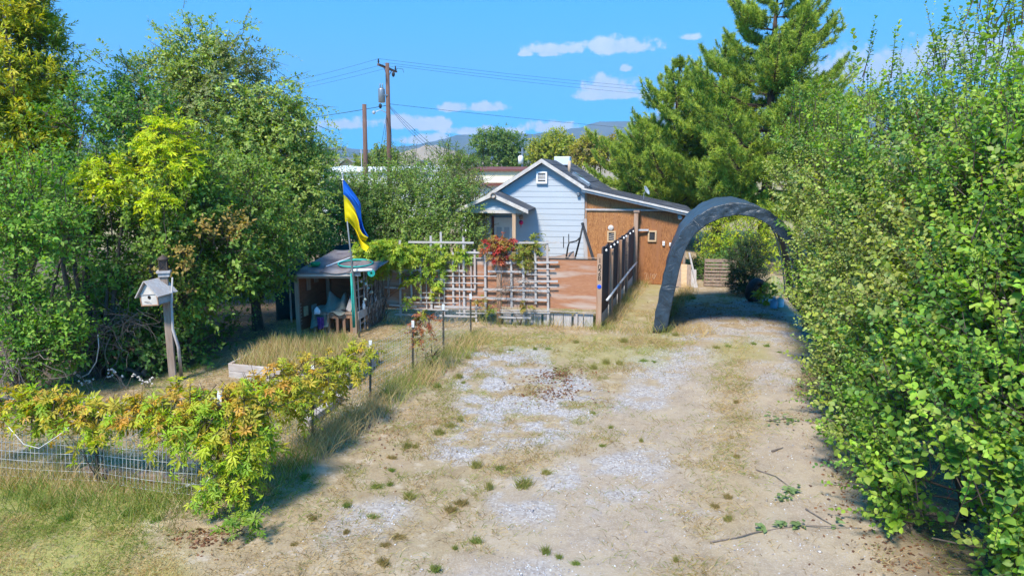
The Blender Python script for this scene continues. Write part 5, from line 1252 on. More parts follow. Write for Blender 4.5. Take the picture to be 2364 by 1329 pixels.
for k_, (q, rr, ll) in enumerate(zip(ins, ((2150, 222), (2150, 229), (2150, 243)), ((330, 232), (330, 240), (330, 246)))):
    wire(q + Vector((0, 0, .34)), P(*rr, 96), 1.0, WL); wire(q + Vector((0, 0, .34)), P(*ll, 78), .7, WL)
wire(P(897, 240, UY), P(1900, 318, 90), .5, 'communication cable running from the utility pole behind the pine', .011)
wire(P(896, 243, UY), P(400, 290, 75), .5, 'communication cable running from the utility pole to the apple tree', .018)
he = HF @ Vector((x_l + .5, 3.0, roof_z(x_l + .5) + .1))
for k_ in range(3): wire(P(898, 242 + k_ * 2, UY), he + Vector((k_ * .06, k_ * .1, 0)), .25 + k_ * .18, 'service drop cable from the utility pole to the white house', .013)
wire(P(893, 262, UY), Vector((P(838, 400, 36).x, 36, 0)), .05, 'slack guy wire slanting down from the lamp arm', .012)
wire(P(893, 268, UY), Vector((P(866, 400, 38).x, 38, 0)), .05, 'steep guy wire close to the tall pole', .012)
wire(P(899, 250, UY), Vector((P(917, 400, 42).x, 42, 0)), .05, 'guy wire on the house side of the tall pole', .012)
for k_, (y0, y1) in enumerate(((364, 369), (370, 372))):
    wire(P(700, y0 + 2, 95), P(1850, y1 + 6, 95), .35, 'far horizontal cable in front of the distant trees', .022)
fp_ = Vector((P(1206, 400, 80).x, 80, 0)); up3 = thing('utility_pole', 'far pole with white transformer beyond the house ridge', 'utility pole', fp_)
MB().tube([fp_, P(1206, 342, 80)], .13, 8).build('pole', M['metal_grey'], up3); MB().bar(P(1196, 352, 80), P(1216, 352, 80), .1, .1).build('crossarm', M['metal_grey'], up3)
MB().lathe(P(1202, 378, 79.6), [(.3, 0), (.3, .8), (.1, .95)], 10).build('transformer', M['white'], up3, smooth=True)

# ================================================================ background buildings
def far_building(name, label, x0, x1, ytop, Y, depth, wall, roofm, kind='flat', over=.2, rise=0.8, windows=0):
    a_, b_ = P(x0, ytop, Y), P(x1, ytop, Y); z_ = a_.z; cx = (a_.x + b_.x) / 2; w = b_.x - a_.x
    r = thing(name, label, 'building', (cx, Y, 0))
    zw = z_ - (rise if kind == 'gable' else .35)
    MB().box((cx, Y + depth / 2, zw / 2), (w, depth, zw)).build('wall', M[wall], r)
    if kind == 'gable':
        MB().prism([(a_.x - over, Y - over, zw), (cx, Y - over, z_), (b_.x + over, Y - over, zw), (b_.x + over, Y - over, zw + .15), (cx, Y - over, z_ + .15), (a_.x - over, Y - over, zw + .15)], (0, depth + 2 * over, 0)).build('roof', M[roofm], r)
        MB().prism([(a_.x, Y + .02, zw), (b_.x, Y + .02, zw), (cx, Y + .02, z_)], (0, .1, 0)).build('gable_wall', M[wall], r)
    else:
        MB().prism([(a_.x - over, Y - over, zw), (a_.x - over, Y - over, zw + .16), (a_.x - over, Y + depth + over, zw + .16 + rise * .4), (a_.x - over, Y + depth + over, zw + rise * .4)], (w + 2 * over, 0, 0)).build('roof', M[roofm], r)
        MB().box((cx, Y - over - .04, zw + .07), (w + 2 * over, .06, .14)).build('fascia', M['brown_trim' if roofm in ('brown_trim', 'cream') else 'white'], r)
    for i in range(windows):
        xx = a_.x + w * (i + .5) / windows; wn_ = MB().box((xx, Y - .03, zw * .62), (w / windows * .35, .06, .9)).build('window', M['white'], r); MB().box((xx, Y - .07, zw * .62), (w / windows * .28, .03, .74)).build('pane', M['glass'], wn_)
    n_ = int(w / 1.2)
    if wall == 'cream':
        for i in range(min(n_ * 2, 40)): MB().box((a_.x + (i + .5) * w / min(n_ * 2, 40), Y - .02, zw / 2), (.06, .05, zw - .1)).build('siding_rib', M[wall], r)
    return r
far_building('long_shed', 'long low white metal building behind the shrubs', 730, 1015, 386, 52, 9, 'white', 'white', windows=3, rise=1.0)
far_building('metal_building', 'cream ribbed metal building with brown roof trim', 1085, 1330, 386, 62, 10, 'cream', 'brown_trim', rise=.8)
far_building('white_outbuilding', 'small white outbuilding with brown eave left of the house', 1062, 1175, 411, 31, 4, 'white', 'cream', rise=.6, windows=1)
far_building('tan_house', 'distant tan house with grey gabled roof behind the bare pole', 764, 842, 366, 85, 10, 'tan_wall', 'grey_roof', 'gable', .5, 1.8, 2)
far_building('tan_house', 'distant house with grey roof between the pole and dry hill', 935, 1010, 372, 100, 10, 'tan_wall', 'grey_roof', 'gable', .5, 1.8, 2)
far_building('white_house', 'white house showing through gaps in the chokecherry hedge', 2010, 2200, 330, 30, 6, 'white', 'grey_roof', 'gable', .4, 1.6, 2)
# ================================================================ left side trees and shrubs
LILAC = [(.18, .29, .055), (.15, .25, .05), (.22, .33, .065), (.12, .21, .045)]
DEEP = [(.10, .20, .06), (.08, .17, .055), (.13, .23, .06)]
APPLE = [(.27, .36, .10), (.23, .32, .085), (.32, .40, .14), (.18, .26, .075)]
GOLD = [(.44, .44, .03), (.36, .39, .03), (.50, .47, .06), (.24, .31, .03)]
YEL = [(.46, .52, .02), (.36, .46, .02)]
SEED = [(.34, .25, .085), (.28, .23, .08)]
CHOKE = [(.10, .21, .065), (.12, .24, .06), (.19, .32, .045), (.24, .36, .06), (.16, .28, .045), (.29, .39, .085), (.13, .24, .04)]
def gcol(p, c):       # sunlit crowns keep one palette
    return c
# golden arborvitae at the picture edge
b0 = Vector((P(40, 500, 14.5).x, 14.5, 0))
lum = [lump(20, 60, 14.5, 95, 120, 1.0), lump(55, 180, 14.3, 95, 130, 1.1), lump(30, 330, 14.2, 110, 140, 1.2), lump(90, 330, 14, 60, 110, .8), lump(0, 470, 14, 120, 140, 1.2), lump(90, 130, 14.4, 35, 100, .6), lump(0, -80, 14.5, 85, 130, .9), lump(110, 270, 14.2, 40, 60, .6)]
plant('arborvitae', 'tall golden yellow arborvitae rising above the lilacs', 'tree', b0, lum, 8000, trunk=(.06, 1.2), leaf='lance', size=.12, twig=.24, per=12, up=.5, shell=.6, gap=.36, gf=2.2, cols=GOLD, acc=[(.20, .27, .03), (.17, .24, .03)], acc_n=.34, spread=.5)
# apple tree with fruit
b0 = Vector((P(470, 600, 17).x, 17, 0))
lum = [lump(450, 130, 17, 75, 75), lump(380, 215, 17, 110, 90), lump(520, 190, 16.8, 100, 95), lump(610, 250, 16.6, 85, 100), lump(480, 300, 16.2, 150, 110), lump(660, 330, 16.4, 70, 110), lump(580, 380, 16, 120, 110), lump(720, 390, 16.6, 45, 70), lump(300, 280, 17, 90, 80), lump(420, 400, 16, 130, 100), lump(690, 470, 16, 70, 90)]
arms = [(lump(300, 165, 17, 1, 1)[:3], (-1, 0, .55), 1.3), (lump(270, 150, 17, 1, 1)[:3], (-1, 0, .25), .9), (lump(520, 100, 17, 1, 1)[:3], (1, 0, .55), 1.0), (lump(560, 130, 17, 1, 1)[:3], (1, 0, .2), 1.1), (lump(640, 190, 17, 1, 1)[:3], (1, 0, -.2), 1.0), (lump(690, 230, 17, 1, 1)[:3], (1, 0, -.5), 1.0), (lump(690, 290, 16.6, 1, 1)[:3], (.8, 0, -.7), 1.0), (lump(430, 75, 17, 1, 1)[:3], (.1, 0, 1), .5), (lump(390, 90, 17, 1, 1)[:3], (-.6, 0, .7), .7), (lump(250, 175, 17, 1, 1)[:3], (-1, 0, .3), .8), (lump(470, 60, 17, 1, 1)[:3], (.5, 0, .4), .6)]
sp_, sd_, sl_ = [], [], []
for pt, dr, ln_ in arms:
    for k in range(9):
        sp_.append(np.array(pt) + rng.normal(size=3) * .16 + np.array(dr) * k * .09 * ln_); sd_.append(np.array(dr) + rng.normal(size=3) * .35); sl_.append(ln_ * .45)
apple = plant('apple_tree', 'large rounded apple tree with yellow green fruit behind the lilacs', 'tree', b0, lum, 8200, trunk=(.17, 1.3), leaf='dia', size=.085, twig=.36, per=11, up=.15, shell=.45, gap=.38, gf=1.6, cols=APPLE, acc=[(.20, .24, .11), (.17, .21, .10)], acc_n=.42, droop=.35, shoots=(np.array(sp_), np.array(sd_), np.array(sl_)))
pA, oA = sample_crown(lum, 520, .86, .40, 1.6); ap_me = MB().lathe((0, 0, 0), [(.004, .026), (.022, .024), (.032, .006), (.027, -.018), (.008, -.027)], 8)
ap0 = ap_me.build('apple', M['apple'], apple, smooth=True); apm = ap0.data; cnt = 0
px_, py_, _ = project(pA); ok = (oA[:, 1] < .2) & (px_ > 0)
for q in pA[ok][:240]:
    o = ap0 if cnt == 0 else bpy.data.objects.new('apple', apm)
    if cnt: COL.objects.link(o); o.parent = apple
    o.location = Vector(q) - WLOC[apple.name] + Vector((0, -.06, -.05)); o.scale = (1.15,) * 3; cnt += 1
# lilac shrubs in front
def lilac(label, bx, by, lumps, n, **kw):
    b = G(bx, by); kw2 = dict(leaf='ovate', size=.085, twig=.32, per=8, up=.35, shell=.6, gap=.40, gf=1.5, cols=LILAC, acc=SEED, acc_n=.33, spread=.75)
    kw2.update(kw); return plant('lilac_shrub', label, 'shrub', b, lumps, n, **kw2)
tops = [lump(x, y, 10, 1, 1)[:3] for x, y in ((120, 370), (140, 400), (65, 340), (20, 400), (95, 410), (40, 420), (150, 440))]
lilac('bright green broad leaved shrub with upright shoots below the golden tree', 60, 900, [lump(60, 480, 10.2, 110, 110), lump(20, 600, 10, 110, 110), lump(110, 560, 10, 80, 120), lump(80, 700, 9.9, 100, 110), lump(40, 810, 9.7, 90, 70), lump(130, 800, 9.7, 55, 70)], 1900, cols=[(.17, .32, .045), (.13, .27, .045), (.21, .35, .06)], acc=None, size=.075, shoots=shoots_from(tops * 3, .35, .6, .15), leafparts=60)
tops = [lump(x, y, 12.5, 1, 1)[:3] for x, y in ((160, 225), (185, 215), (200, 225), (235, 235), (170, 240), (250, 260))]
lilac('dark blue green lilac shrub between the golden and apple trees', 230, 868, [lump(200, 300, 12.6, 90, 80), lump(290, 330, 12.4, 90, 80), lump(180, 430, 12.2, 90, 100), lump(260, 450, 12, 110, 90), lump(170, 560, 11.8, 80, 90), lump(330, 260, 12.8, 60, 60), lump(250, 570, 11.5, 100, 90), lump(210, 650, 11.4, 80, 60)], 2300, cols=DEEP + LILAC[:1], acc_n=.3, shoots=shoots_from(tops * 3, .3, .55, .15), size=.09)
lilac('broad lilac shrub with brown seed heads behind the birdhouse', 420, 842, [lump(400, 480, 11.8, 110, 90), lump(340, 580, 11.5, 100, 90), lump(470, 590, 11.6, 110, 90), lump(300, 660, 11.3, 80, 60), lump(430, 680, 11.5, 90, 60), lump(420, 400, 12.2, 110, 70)], 2500, acc_n=.36, leafparts=60)
lilac('lilac shrub on a twisted grey trunk beside the shelter', 596, 760, [lump(560, 500, 13.2, 110, 90), lump(610, 560, 13.4, 85, 70), lump(520, 590, 13, 110, 80), lump(570, 640, 13.2, 80, 50), lump(500, 650, 12.8, 70, 45), lump(635, 620, 13.8, 40, 55), lump(560, 430, 13.6, 90, 60)], 2600, trunk=(.11, .75), cols=[(.18, .28, .06), (.15, .25, .055), (.23, .33, .075)], acc_n=.37, size=.08)
lilac('low dark leafy undergrowth beneath the birdhouse shrub', 330, 870, [lump(300, 800, 11.2, 110, 60), lump(420, 790, 11.6, 90, 60), lump(520, 770, 12.4, 80, 50), lump(230, 830, 10.9, 60, 40), lump(360, 740, 11.8, 110, 50)], 1500, cols=DEEP, acc=None, size=.085)
lilac('dark shrub filling the gap under the apple tree', 250, 800, [lump(250, 640, 13.8, 160, 120), lump(420, 620, 14.3, 160, 120), lump(120, 640, 12.6, 120, 120), lump(300, 760, 13.4, 150, 60)], 1500, cols=DEEP, acc=None, size=.10, shell=.3, gap=.3)
# yellow creeper hanging in the lilacs
for (lab, ls, n) in (('bright yellow creeper climbing through the lilac top', [lump(385, 320, 11.7, 55, 45), lump(400, 370, 11.5, 50, 45), lump(365, 295, 11.8, 30, 25)], 240), ('small yellow creeper patch on the dark lilac', [lump(245, 400, 11.3, 45, 30), lump(280, 420, 11.3, 35, 25)], 120), ('pale creeper sprig low in the birdhouse lilac', [lump(360, 460, 10.9, 20, 14)], 24)):
    c = ls[0]; plant('yellow_creeper', lab, 'vine', (c[0], c[1], max(.05, c[2] - c[5] - .9)), ls, n, leaf='palm', size=.10, twig=.3, per=5, up=-.1, gap=.2, cols=YEL, acc=None, droop=.5, stem_r=(.008, .003), group=None)
# grey dead trunk and tangle
g = G(236, 848); dt = thing('dead_trunk', 'grey dead trunk standing in the dark undergrowth', 'trunk', g)
MB().tube([g - Vector((0, 0, .1)), g + Vector((0, 0, .4)), P(230, 740, g.y + .05), P(226, 690, g.y + .1)], [.12, .105, .10, .09], 9).build('trunk', M['bark'], dt, smooth=True)
rt = random.Random(21)
def tangle(name, label, cpx, cpy, Y, n, spread_, parent=None, r=.008):
    mb = MB(); c = P(cpx, cpy, Y)
    for i in range(n):
        p = c + Vector((rt.uniform(-1, 1), rt.uniform(-.6, .6), rt.uniform(-.6, .6))) * spread_ * .6; pts = [p]; d = Vector((rt.uniform(-1, 1), rt.uniform(-.6, .2), rt.uniform(-.8, .5))).normalized()
        for j in range(5): d = (d + Vector((rt.uniform(-.6, .6), rt.uniform(-.4, .4), rt.uniform(-.6, .4)))).normalized(); pts.append(pts[-1] + d * spread_ * .28)
        pts = [Vector((q.x, q.y, max(.02, q.z))) for q in pts]; mb.tube(pts, [r, r * .9, r * .8, r * .6, r * .45, r * .25], 4)
    o = mb.build(name, M['twig'], parent, kind='stuff'); return o if parent else tag(o, label, 'twigs')
tangle('dead_twigs', 'tangle of bare grey twigs round the dead trunk', 215, 775, 10.7, 70, .65)
tangle('dead_twigs', 'bare twig tangle showing beneath the birdhouse lilac', 300, 735, 10.9, 45, .5)
tangle('dead_twigs', 'bare twigs at the left edge of the undergrowth', 20, 850, 9.4, 50, .55)
o = MB().tube([P(x, y, 10.2) for x, y in ((226, 772), (228, 800), (222, 835), (205, 862), (185, 872))], .009, 5).build('curved_stem', M['galv'], None, smooth=True); tag(o, 'long pale stem curving out of the dead twigs', 'stem')

# ================================================================ shrubs behind the plywood fence
MIDG = [(.19, .29, .08), (.16, .25, .07), (.24, .33, .095), (.13, .20, .06)]
plant('shrub_tree', 'green multi stemmed shrub tree directly behind the shelter', 'tree', (P(760, 600, 19.5).x, 19.5, 0), [lump(700, 500, 18.6, 70, 70), lump(760, 480, 19.2, 70, 60), lump(720, 570, 17.6, 60, 45), lump(790, 540, 19, 70, 60), lump(660, 540, 17.6, 60, 60), lump(810, 460, 19.4, 60, 50)], 2400, leaf='dia', size=.08, twig=.35, per=10, cols=MIDG + [(.15, .21, .075)], gap=.33, gf=1.5)
plant('shrub_tree', 'dense dark green shrub tree behind the trellis bars', 'tree', (P(920, 600, 20.5).x, 20.5, 0), [lump(880, 450, 20.5, 80, 60), lump(960, 470, 20.3, 90, 70), lump(1040, 490, 20.2, 70, 70), lump(900, 540, 19.5, 110, 60), lump(1020, 560, 19.5, 100, 50), lump(840, 500, 20, 60, 60), lump(960, 590, 18.8, 120, 40), lump(820, 440, 20.8, 60, 40), lump(900, 500, 20.8, 110, 60)], 4200, leaf='dia', size=.085, twig=.4, per=10, cols=MIDG, acc=[(.28, .29, .07), (.32, .27, .09)], acc_n=.36, gap=.33, gf=1.5)
plant('shrub_tree', 'yellow tinged shrub beside the house porch', 'tree', (P(1070, 600, 21.5).x, 21.5, 0), [lump(1050, 440, 21.5, 55, 45), lump(1085, 470, 21.2, 40, 45), lump(1090, 530, 20.6, 35, 60)], 800, leaf='dia', size=.075, twig=.35, per=9, cols=[(.15, .19, .06), (.19, .20, .06), (.11, .16, .05)], gap=.38, gf=1.5)
plant('shrub_tree', 'feathery young tree in front of the long white building', 'tree', (P(1020, 500, 25).x, 25, 0), [lump(1010, 400, 25, 70, 40), lump(1060, 390, 25, 45, 35), lump(965, 415, 24.5, 50, 35), lump(1030, 365, 25.5, 35, 25)], 900, trunk=(.07, 1.0), leaf='lance', size=.13, twig=.4, per=9, cols=[(.14, .21, .05), (.11, .18, .045)], gap=.40, gf=1.6, droop=.2)
tops = [lump(x, y, 24, 1, 1)[:3] for x, y in ((930, 350), (945, 370), (960, 360), (985, 350), (905, 360), (925, 380), (1035, 340), (1025, 355), (955, 340))]
plant('sapling', 'tall leggy sapling sticking up beside the utility pole', 'tree', (P(930, 600, 24).x, 24, 0), [lump(930, 390, 24, 40, 35), lump(960, 385, 24, 30, 30)], 120, leaf='lance', size=.13, twig=.35, per=8, cols=[(.11, .17, .05)], shoots=shoots_from(tops * 2, .3, .7, .35))
plant('fruit_tree', 'green fruit tree between the apple tree and bare pole', 'tree', (P(740, 480, 27).x, 27, 0), [lump(745, 360, 27, 45, 35), lump(720, 400, 26, 50, 45), lump(780, 345, 27.5, 30, 20)], 550, trunk=(.09, 1.2), leaf='dia', size=.085, twig=.4, per=9, cols=APPLE, gap=.42, gf=1.8)
tangle('bare_branches', 'bare grey branches in front of the white outbuilding', 1090, 425, 23.5, 40, .7, r=.012)
plant('garden_bush', 'feathery light green bush above the shelter roof corner', 'bush', (P(700, 590, 17).x, 17, 0), [lump(700, 575, 16.6, 55, 22), lump(730, 560, 16.8, 30, 14)], 260, leaf='lance', size=.09, twig=.25, per=10, cols=[(.14, .24, .05), (.10, .19, .04)], gap=.3)

# ================================================================ bushes behind the carport
YG = [(.36, .44, .03), (.28, .39, .03), (.44, .48, .03), (.2, .31, .03)]
plant('yellow_green_bush', 'bright yellow green bush seen through the carport arch', 'bush', (P(1700, 640, 23.5).x, 23.5, 0), [lump(1640, 570, 23.5, 60, 60), lump(1700, 545, 23.5, 70, 50), lump(1765, 540, 23.2, 55, 55), lump(1690, 600, 23, 80, 45), lump(1610, 620, 23, 40, 40), lump(1800, 590, 22.8, 60, 60)], 2000, leaf='dia', size=.075, twig=.35, per=9, cols=YG, gap=.36, gf=1.6)
plant('undergrowth', 'dark green undergrowth added behind the standing pallet to darken its gaps', 'bush', G(1650, 652), [lump(1650, 625, 21.3, 55, 28), lump(1690, 610, 21.5, 40, 40), lump(1610, 630, 21.4, 30, 25)], 500, leaf='dia', size=.08, twig=.3, per=9, cols=DEEP, gap=.2)  # added shrub, its dark leaves stand in for the shade between the pallet boards
plant('dark_evergreen_bush', 'dark evergreen bush in front of the pallet', 'bush', G(1722, 676), [lump(1720, 600, 18.7, 34, 40), lump(1730, 640, 18.5, 40, 38), lump(1712, 650, 18.4, 30, 26), lump(1740, 580, 18.9, 28, 30)], 900, leaf='lance', size=.07, twig=.2, per=14, cols=[(.022, .05, .022), (.03, .065, .028)], gap=.25)
plant('yellow_leaf_plant', 'broad yellowing leaves sprawling beside the jugs', 'plant', G(1762, 695), [lump(1762, 690, 17.0, 14, 8), lump(1772, 672, 17.2, 12, 10)], 34, leaf='ovate', size=.14, twig=.15, per=5, cols=[(.32, .30, .03), (.22, .25, .03)], gap=.0, twigs=False, stem_r=(.01, .004))

# ================================================================ pines
def pine(label, bx, Y, height_px, reach, seed, nlev, low=.14, scale=1.0, top_extra=None):
    rp = random.Random(seed); base = Vector((P(bx, 400, Y).x, Y, 0)); Ht = P(bx, height_px, Y).z
    root = thing('pine_tree', label, 'tree', base, 'pine trees behind the carport')
    MB().tube([base - Vector((0, 0, .1)), base + Vector((.05, 0, Ht * .35)), base + Vector((-.05, 0, Ht * .7)), base + Vector((0, 0, Ht))], [.24, .19, .11, .03], 10).build('trunk', M['pine_bark'], root, smooth=True)
    lm = MB(); TP, TD, TS = [], [], []
    for i in range(nlev):
        f = i / (nlev - 1); z = Ht * (low + (.985 - low) * f)
        L_ = reach * (1 - f) ** .75 * rp.uniform(.75, 1.15) + .25
        if f < .12: L_ *= .75
        for k in range(rp.choice((5, 6, 6, 7)) if f < .85 else 4):
            a = rp.uniform(0, 2 * math.pi); dx, dy = math.cos(a), math.sin(a); Lk = L_ * rp.uniform(.65, 1.15); rise = .15 + .55 * f
            pts = [base + Vector((dx * Lk * t, dy * Lk * t, z + Lk * (rise * t * t - .10 * t + .12 * t ** 3))) for t in (0, .3, .6, .85, 1)]
            lm.tube(pts, [.05 * (1 - f) + .02, .035 * (1 - f) + .015, .022, .015, .01], 5)
            nb = int(6 + Lk * 8)
            for j in range(nb):
                t = .28 + .72 * (j + rp.random()) / nb; t = min(t, 1); ii = min(3, int(t * 4)); q = base + Vector((dx * Lk * t, dy * Lk * t, z + Lk * (rise * t * t - .10 * t + .12 * t ** 3)))
                sd = rp.choice((-1, 1)); w = (1.05 - t) * Lk * .45 + .12
                e = q + Vector((-dy * sd * w + dx * w * .6, dx * sd * w + dy * w * .6, rp.uniform(-.05, .35) * w + .14)) * rp.uniform(.5, 1.1)
                lm.tube([q, q.lerp(e, .5) + Vector((0, 0, -.02)), e], [.012, .009, .006], 3)
                nt_ = 1 + int((e - q).length / .32)
                for m in range(nt_):
                    s = (m + 1) / nt_; TP.append(q.lerp(e, s)); d = (e - q).normalized() * .8 + Vector((rp.uniform(-.4, .4), rp.uniform(-.4, .4), .75)); TD.append(d.normalized()); TS.append(rp.uniform(.8, 1.2))
    lm.build('limb', M['pine_bark'], root)
    TP = np.array([tuple(v) for v in TP]); TD = np.array([tuple(v) for v in TD]); TS = np.array(TS); n = len(TP); per = 80
    ii = np.repeat(np.arange(n), per); t = np.tile((np.arange(per) + .5) / per, n)
    D = nrm(TD[ii] * (.25 + .75 * t)[:, None] + rand_dirs(n * per) * .85)
    Pp = TP[ii] + TD[ii] * ((t - .6) * .26 * scale * TS[ii])[:, None]
    tint = np.array([(.26, .36, .07), (.21, .31, .06), (.33, .42, .08), (.17, .26, .06)])[rng.integers(0, 4, n)]
    C = tint[ii] * np.array([1.25, 1.2, .75]) * rng.uniform(.75, 1.25, (n * per, 1)); S = .17 * scale * TS[ii] * rng.uniform(.7, 1.15, n * per)
    g = scatter('needle', Pp, D, rand_dirs(n * per), S, C, np.full(n * per, 1.15))
    link('crown', np_mesh('pine_crown', *g), root, M['needle'], 'stuff')
    print('pine tufts', n)
    return root
pine('tall dense pine tree with long needles behind the carport', 1770, 27, -60, 4.5, 5, 20, .16)
pine('shorter pine tree spreading toward the white house roof', 1560, 31, 150, 4.2, 9, 15, .14)
pine('low bushy pine tree rising behind the dark house roof', 1490, 34, 285, 3.4, 23, 9, .12)
pine('pine tree with drooping limbs half hidden by the tall pine', 1660, 33, 95, 3.6, 15, 13, .2)

# ================================================================ hedge of chokecherry along the drive
hedge_grp = 'chokecherry shrubs along the driveway'
def hz_px(x, y, Y): return lump(x, y, Y, 1, 1)[:3]
H_ = []
H_.append(('chokecherry shrub shading the carport corner with berries', G(1880, 770), [lump(1880, 300, 13.2, 70, 70), lump(1860, 420, 13, 75, 80), lump(1900, 520, 13, 80, 80), lump(1905, 640, 12.7, 70, 70), lump(1930, 360, 13.2, 80, 80)], 1500, 0, .066))
H_.append(('chokecherry shrub with pale shoots next to the carport', G(1930, 830), [lump(1960, 420, 11.6, 90, 90), lump(1945, 560, 11.3, 85, 90), lump(1935, 690, 11, 85, 70), lump(1950, 780, 10.9, 75, 55), lump(1990, 320, 11.8, 85, 70)], 1600, 0, .066))
H_.append(('chokecherry shrub with tall grey shoots beyond the middle of the hedge', G(2010, 930), [lump(2060, 350, 9.8, 120, 100), lump(2040, 520, 9.4, 110, 110), lump(2010, 680, 9.2, 105, 100), lump(2000, 820, 9.0, 95, 80), lump(2110, 270, 10, 110, 70), lump(1935, 890, 8.9, 50, 50)], 1900, 40, .068))
H_.append(('broad chokecherry shrub with dark red berry clusters', G(2110, 1040), [lump(2200, 380, 8.2, 150, 120), lump(2160, 560, 7.9, 140, 130), lump(2110, 740, 7.6, 130, 120), lump(2090, 900, 7.4, 115, 110), lump(2280, 280, 8.4, 130, 90), lump(1985, 980, 7.4, 50, 60), lump(2010, 1040, 6.9, 50, 45)], 2200, 90, .070))
H_.append(('leafy chokecherry shrub bulging over the drive edge', G(2230, 1200), [lump(2330, 480, 6.8, 170, 150), lump(2260, 700, 6.5, 170, 160), lump(2200, 900, 6.2, 160, 130), lump(2170, 1060, 6.1, 130, 110), lump(2390, 330, 6.9, 160, 120), lump(2060, 1090, 6.1, 60, 60), lump(2110, 1150, 5.9, 70, 60)], 2300, 200, .072))
H_.append(('bright glossy chokecherry shrub at the driveway mouth', G(2400, 1330), [lump(2420, 760, 5.5, 180, 190), lump(2340, 960, 5.3, 180, 160), lump(2290, 1150, 5.15, 170, 140), lump(2260, 1270, 5.1, 130, 90), lump(2440, 1200, 5.0, 180, 150), lump(2480, 560, 5.7, 180, 160), lump(2150, 1250, 5.35, 60, 50), lump(2190, 1320, 5.1, 80, 50)], 2200, 300, .074))
H_.append(('tall chokecherry shrub forming the back of the hedge', G(2330, 900), [lump(2300, 160, 9.4, 120, 130), lump(2220, 210, 9.6, 110, 100), lump(2350, 320, 9, 140, 130), lump(2300, 480, 9, 160, 140), lump(2350, 60, 9.2, 90, 130)], 1300, 0, .070))
for k, (lab, b, ls, n, lp, sz) in enumerate(H_):
    topn = []
    for l in ls:
        if l[2] + l[5] > 3.0:
            for q in range(16): topn.append((l[0] + rng.normal() * l[3] * .45, l[1] + rng.normal() * l[4] * .4, l[2] + l[5] * rng.uniform(.2, .95)))
    if k in (2, 3, 6):
        for (x, y) in ((1990, 130), (2000, 60), (2060, 60), (2075, 120), (2140, 50), (2180, 70), (2150, 110), (2240, 90), (2300, 60), (2040, 190), (1960, 210), (2100, 180), (2330, 150)):
            if (x < 2080) == (k == 2) or k == 6: topn.append(hz_px(x, y + 90, 9.8))
    lobe = [l for l in ls]
    rr_ = plant('chokecherry_shrub', lab, 'shrub', b, lobe, n, leafparts=lp, leaf='round', size=sz * .98, twig=.46, per=12, up=.85, shell=.5, gap=(.43 if k < 4 else .39), gf=1.5, cols=CHOKE + ([(.19, .25, .10), (.16, .22, .09)] if k in (0, 1) else ([(.30, .38, .16), (.26, .34, .13)] if k in (2, 3, 6) else [(.24, .40, .05)])), jit=.3, acc=[(.30, .36, .09), (.26, .32, .12)], acc_n=.38, spread=.8, thin=(2.5, 2.2), group=hedge_grp, stem_r=(.022, .006), shoots=shoots_from(topn, .45, .95, .22) if topn else None)
    # berry clusters
    pb, ob = sample_crown(ls, 26, .9, .2, 2); mb = MB()
    for q, w in zip(pb, ob):
        if w[1] > .3: continue
        q = Vector(q) + Vector(w) * .12
        for j in range(9):
            c = q + Vector((rt.uniform(-.02, .02), rt.uniform(-.02, .02), -.012 * j)); r_ = .0075
            mb.add([c + Vector(v) * r_ for v in ((1, 0, 0), (-1, 0, 0), (0, 1, 0), (0, -1, 0), (0, 0, 1), (0, 0, -1))], [(0, 2, 4), (2, 1, 4), (1, 3, 4), (3, 0, 4), (2, 0, 5), (1, 2, 5), (3, 1, 5), (0, 3, 5)])
    if mb.v: mb.build('berry_clusters', M['berry'], rr_, kind='stuff')

# ================================================================ creepers on the fences
def amber(pr):
    def fn(p, c):          # the exposed upper leaves have turned, the hanging ones are still green
        w = np.clip((p[:, 2] - .55) / .45, .1, 1) * pr * 1.6 * np.clip((noise3(p, 2.2) - .32) * 4, .15, 1.4); k = rng.random(len(p)) < w; c = c.copy()
        c[k] = np.array([(.48, .30, .06), (.46, .36, .06), (.42, .37, .05)])[rng.integers(0, 3, k.sum())]; return c
    return fn
def creeper(label, base, lumps, n, lp=0, **kw):
    k2 = dict(leaf='palm', size=.085, twig=.20, per=5, up=-.05, shell=.35, gap=.22, gf=2.5, cols=[(.28, .40, .03), (.36, .42, .03), (.21, .33, .03)], acc=None, colf=amber(.30),  droop=.45, stem_r=(.005, .002), jit=.22)
    k2.update(kw); return plant('creeper_vine', label, 'vine', base, lumps, n, leafparts=lp, **k2)
def yl(px, py, u): return lump(px, py, u[0], u[1], u[2], u[3] if len(u) > 3 else .16)
v1 = [yl(20, 930, (7.0, 60, 26)), yl(110, 925, (6.95, 65, 28)), yl(90, 960, (6.9, 50, 22)), yl(190, 950, (6.85, 70, 32)), yl(215, 985, (6.8, 40, 30)), yl(-80, 920, (7.1, 70, 28)), yl(300, 955, (6.7, 70, 28))]
creeper('yellow and orange creeper lying along the top of the wire fence', Gh(228, 1110), v1, 300, 90, colf=amber(.48))
v2 = [yl(400, 945, (6.6, 70, 45, .2)), yl(470, 960, (6.45, 70, 60, .22)), yl(540, 955, (6.45, 70, 65, .22)), yl(600, 930, (6.6, 60, 55, .2)), yl(530, 1040, (6.2, 55, 60, .2)), yl(505, 1120, (6.1, 30, 60, .14)), yl(590, 1010, (6.3, 35, 45, .16)), yl(380, 985, (6.6, 60, 30)), yl(555, 1090, (6.15, 30, 50, .14)), yl(440, 1000, (6.45, 60, 35))]
creeper('thick green creeper spilling down the wire fence corner', Gh(507, 1165), v2, 520, 150)
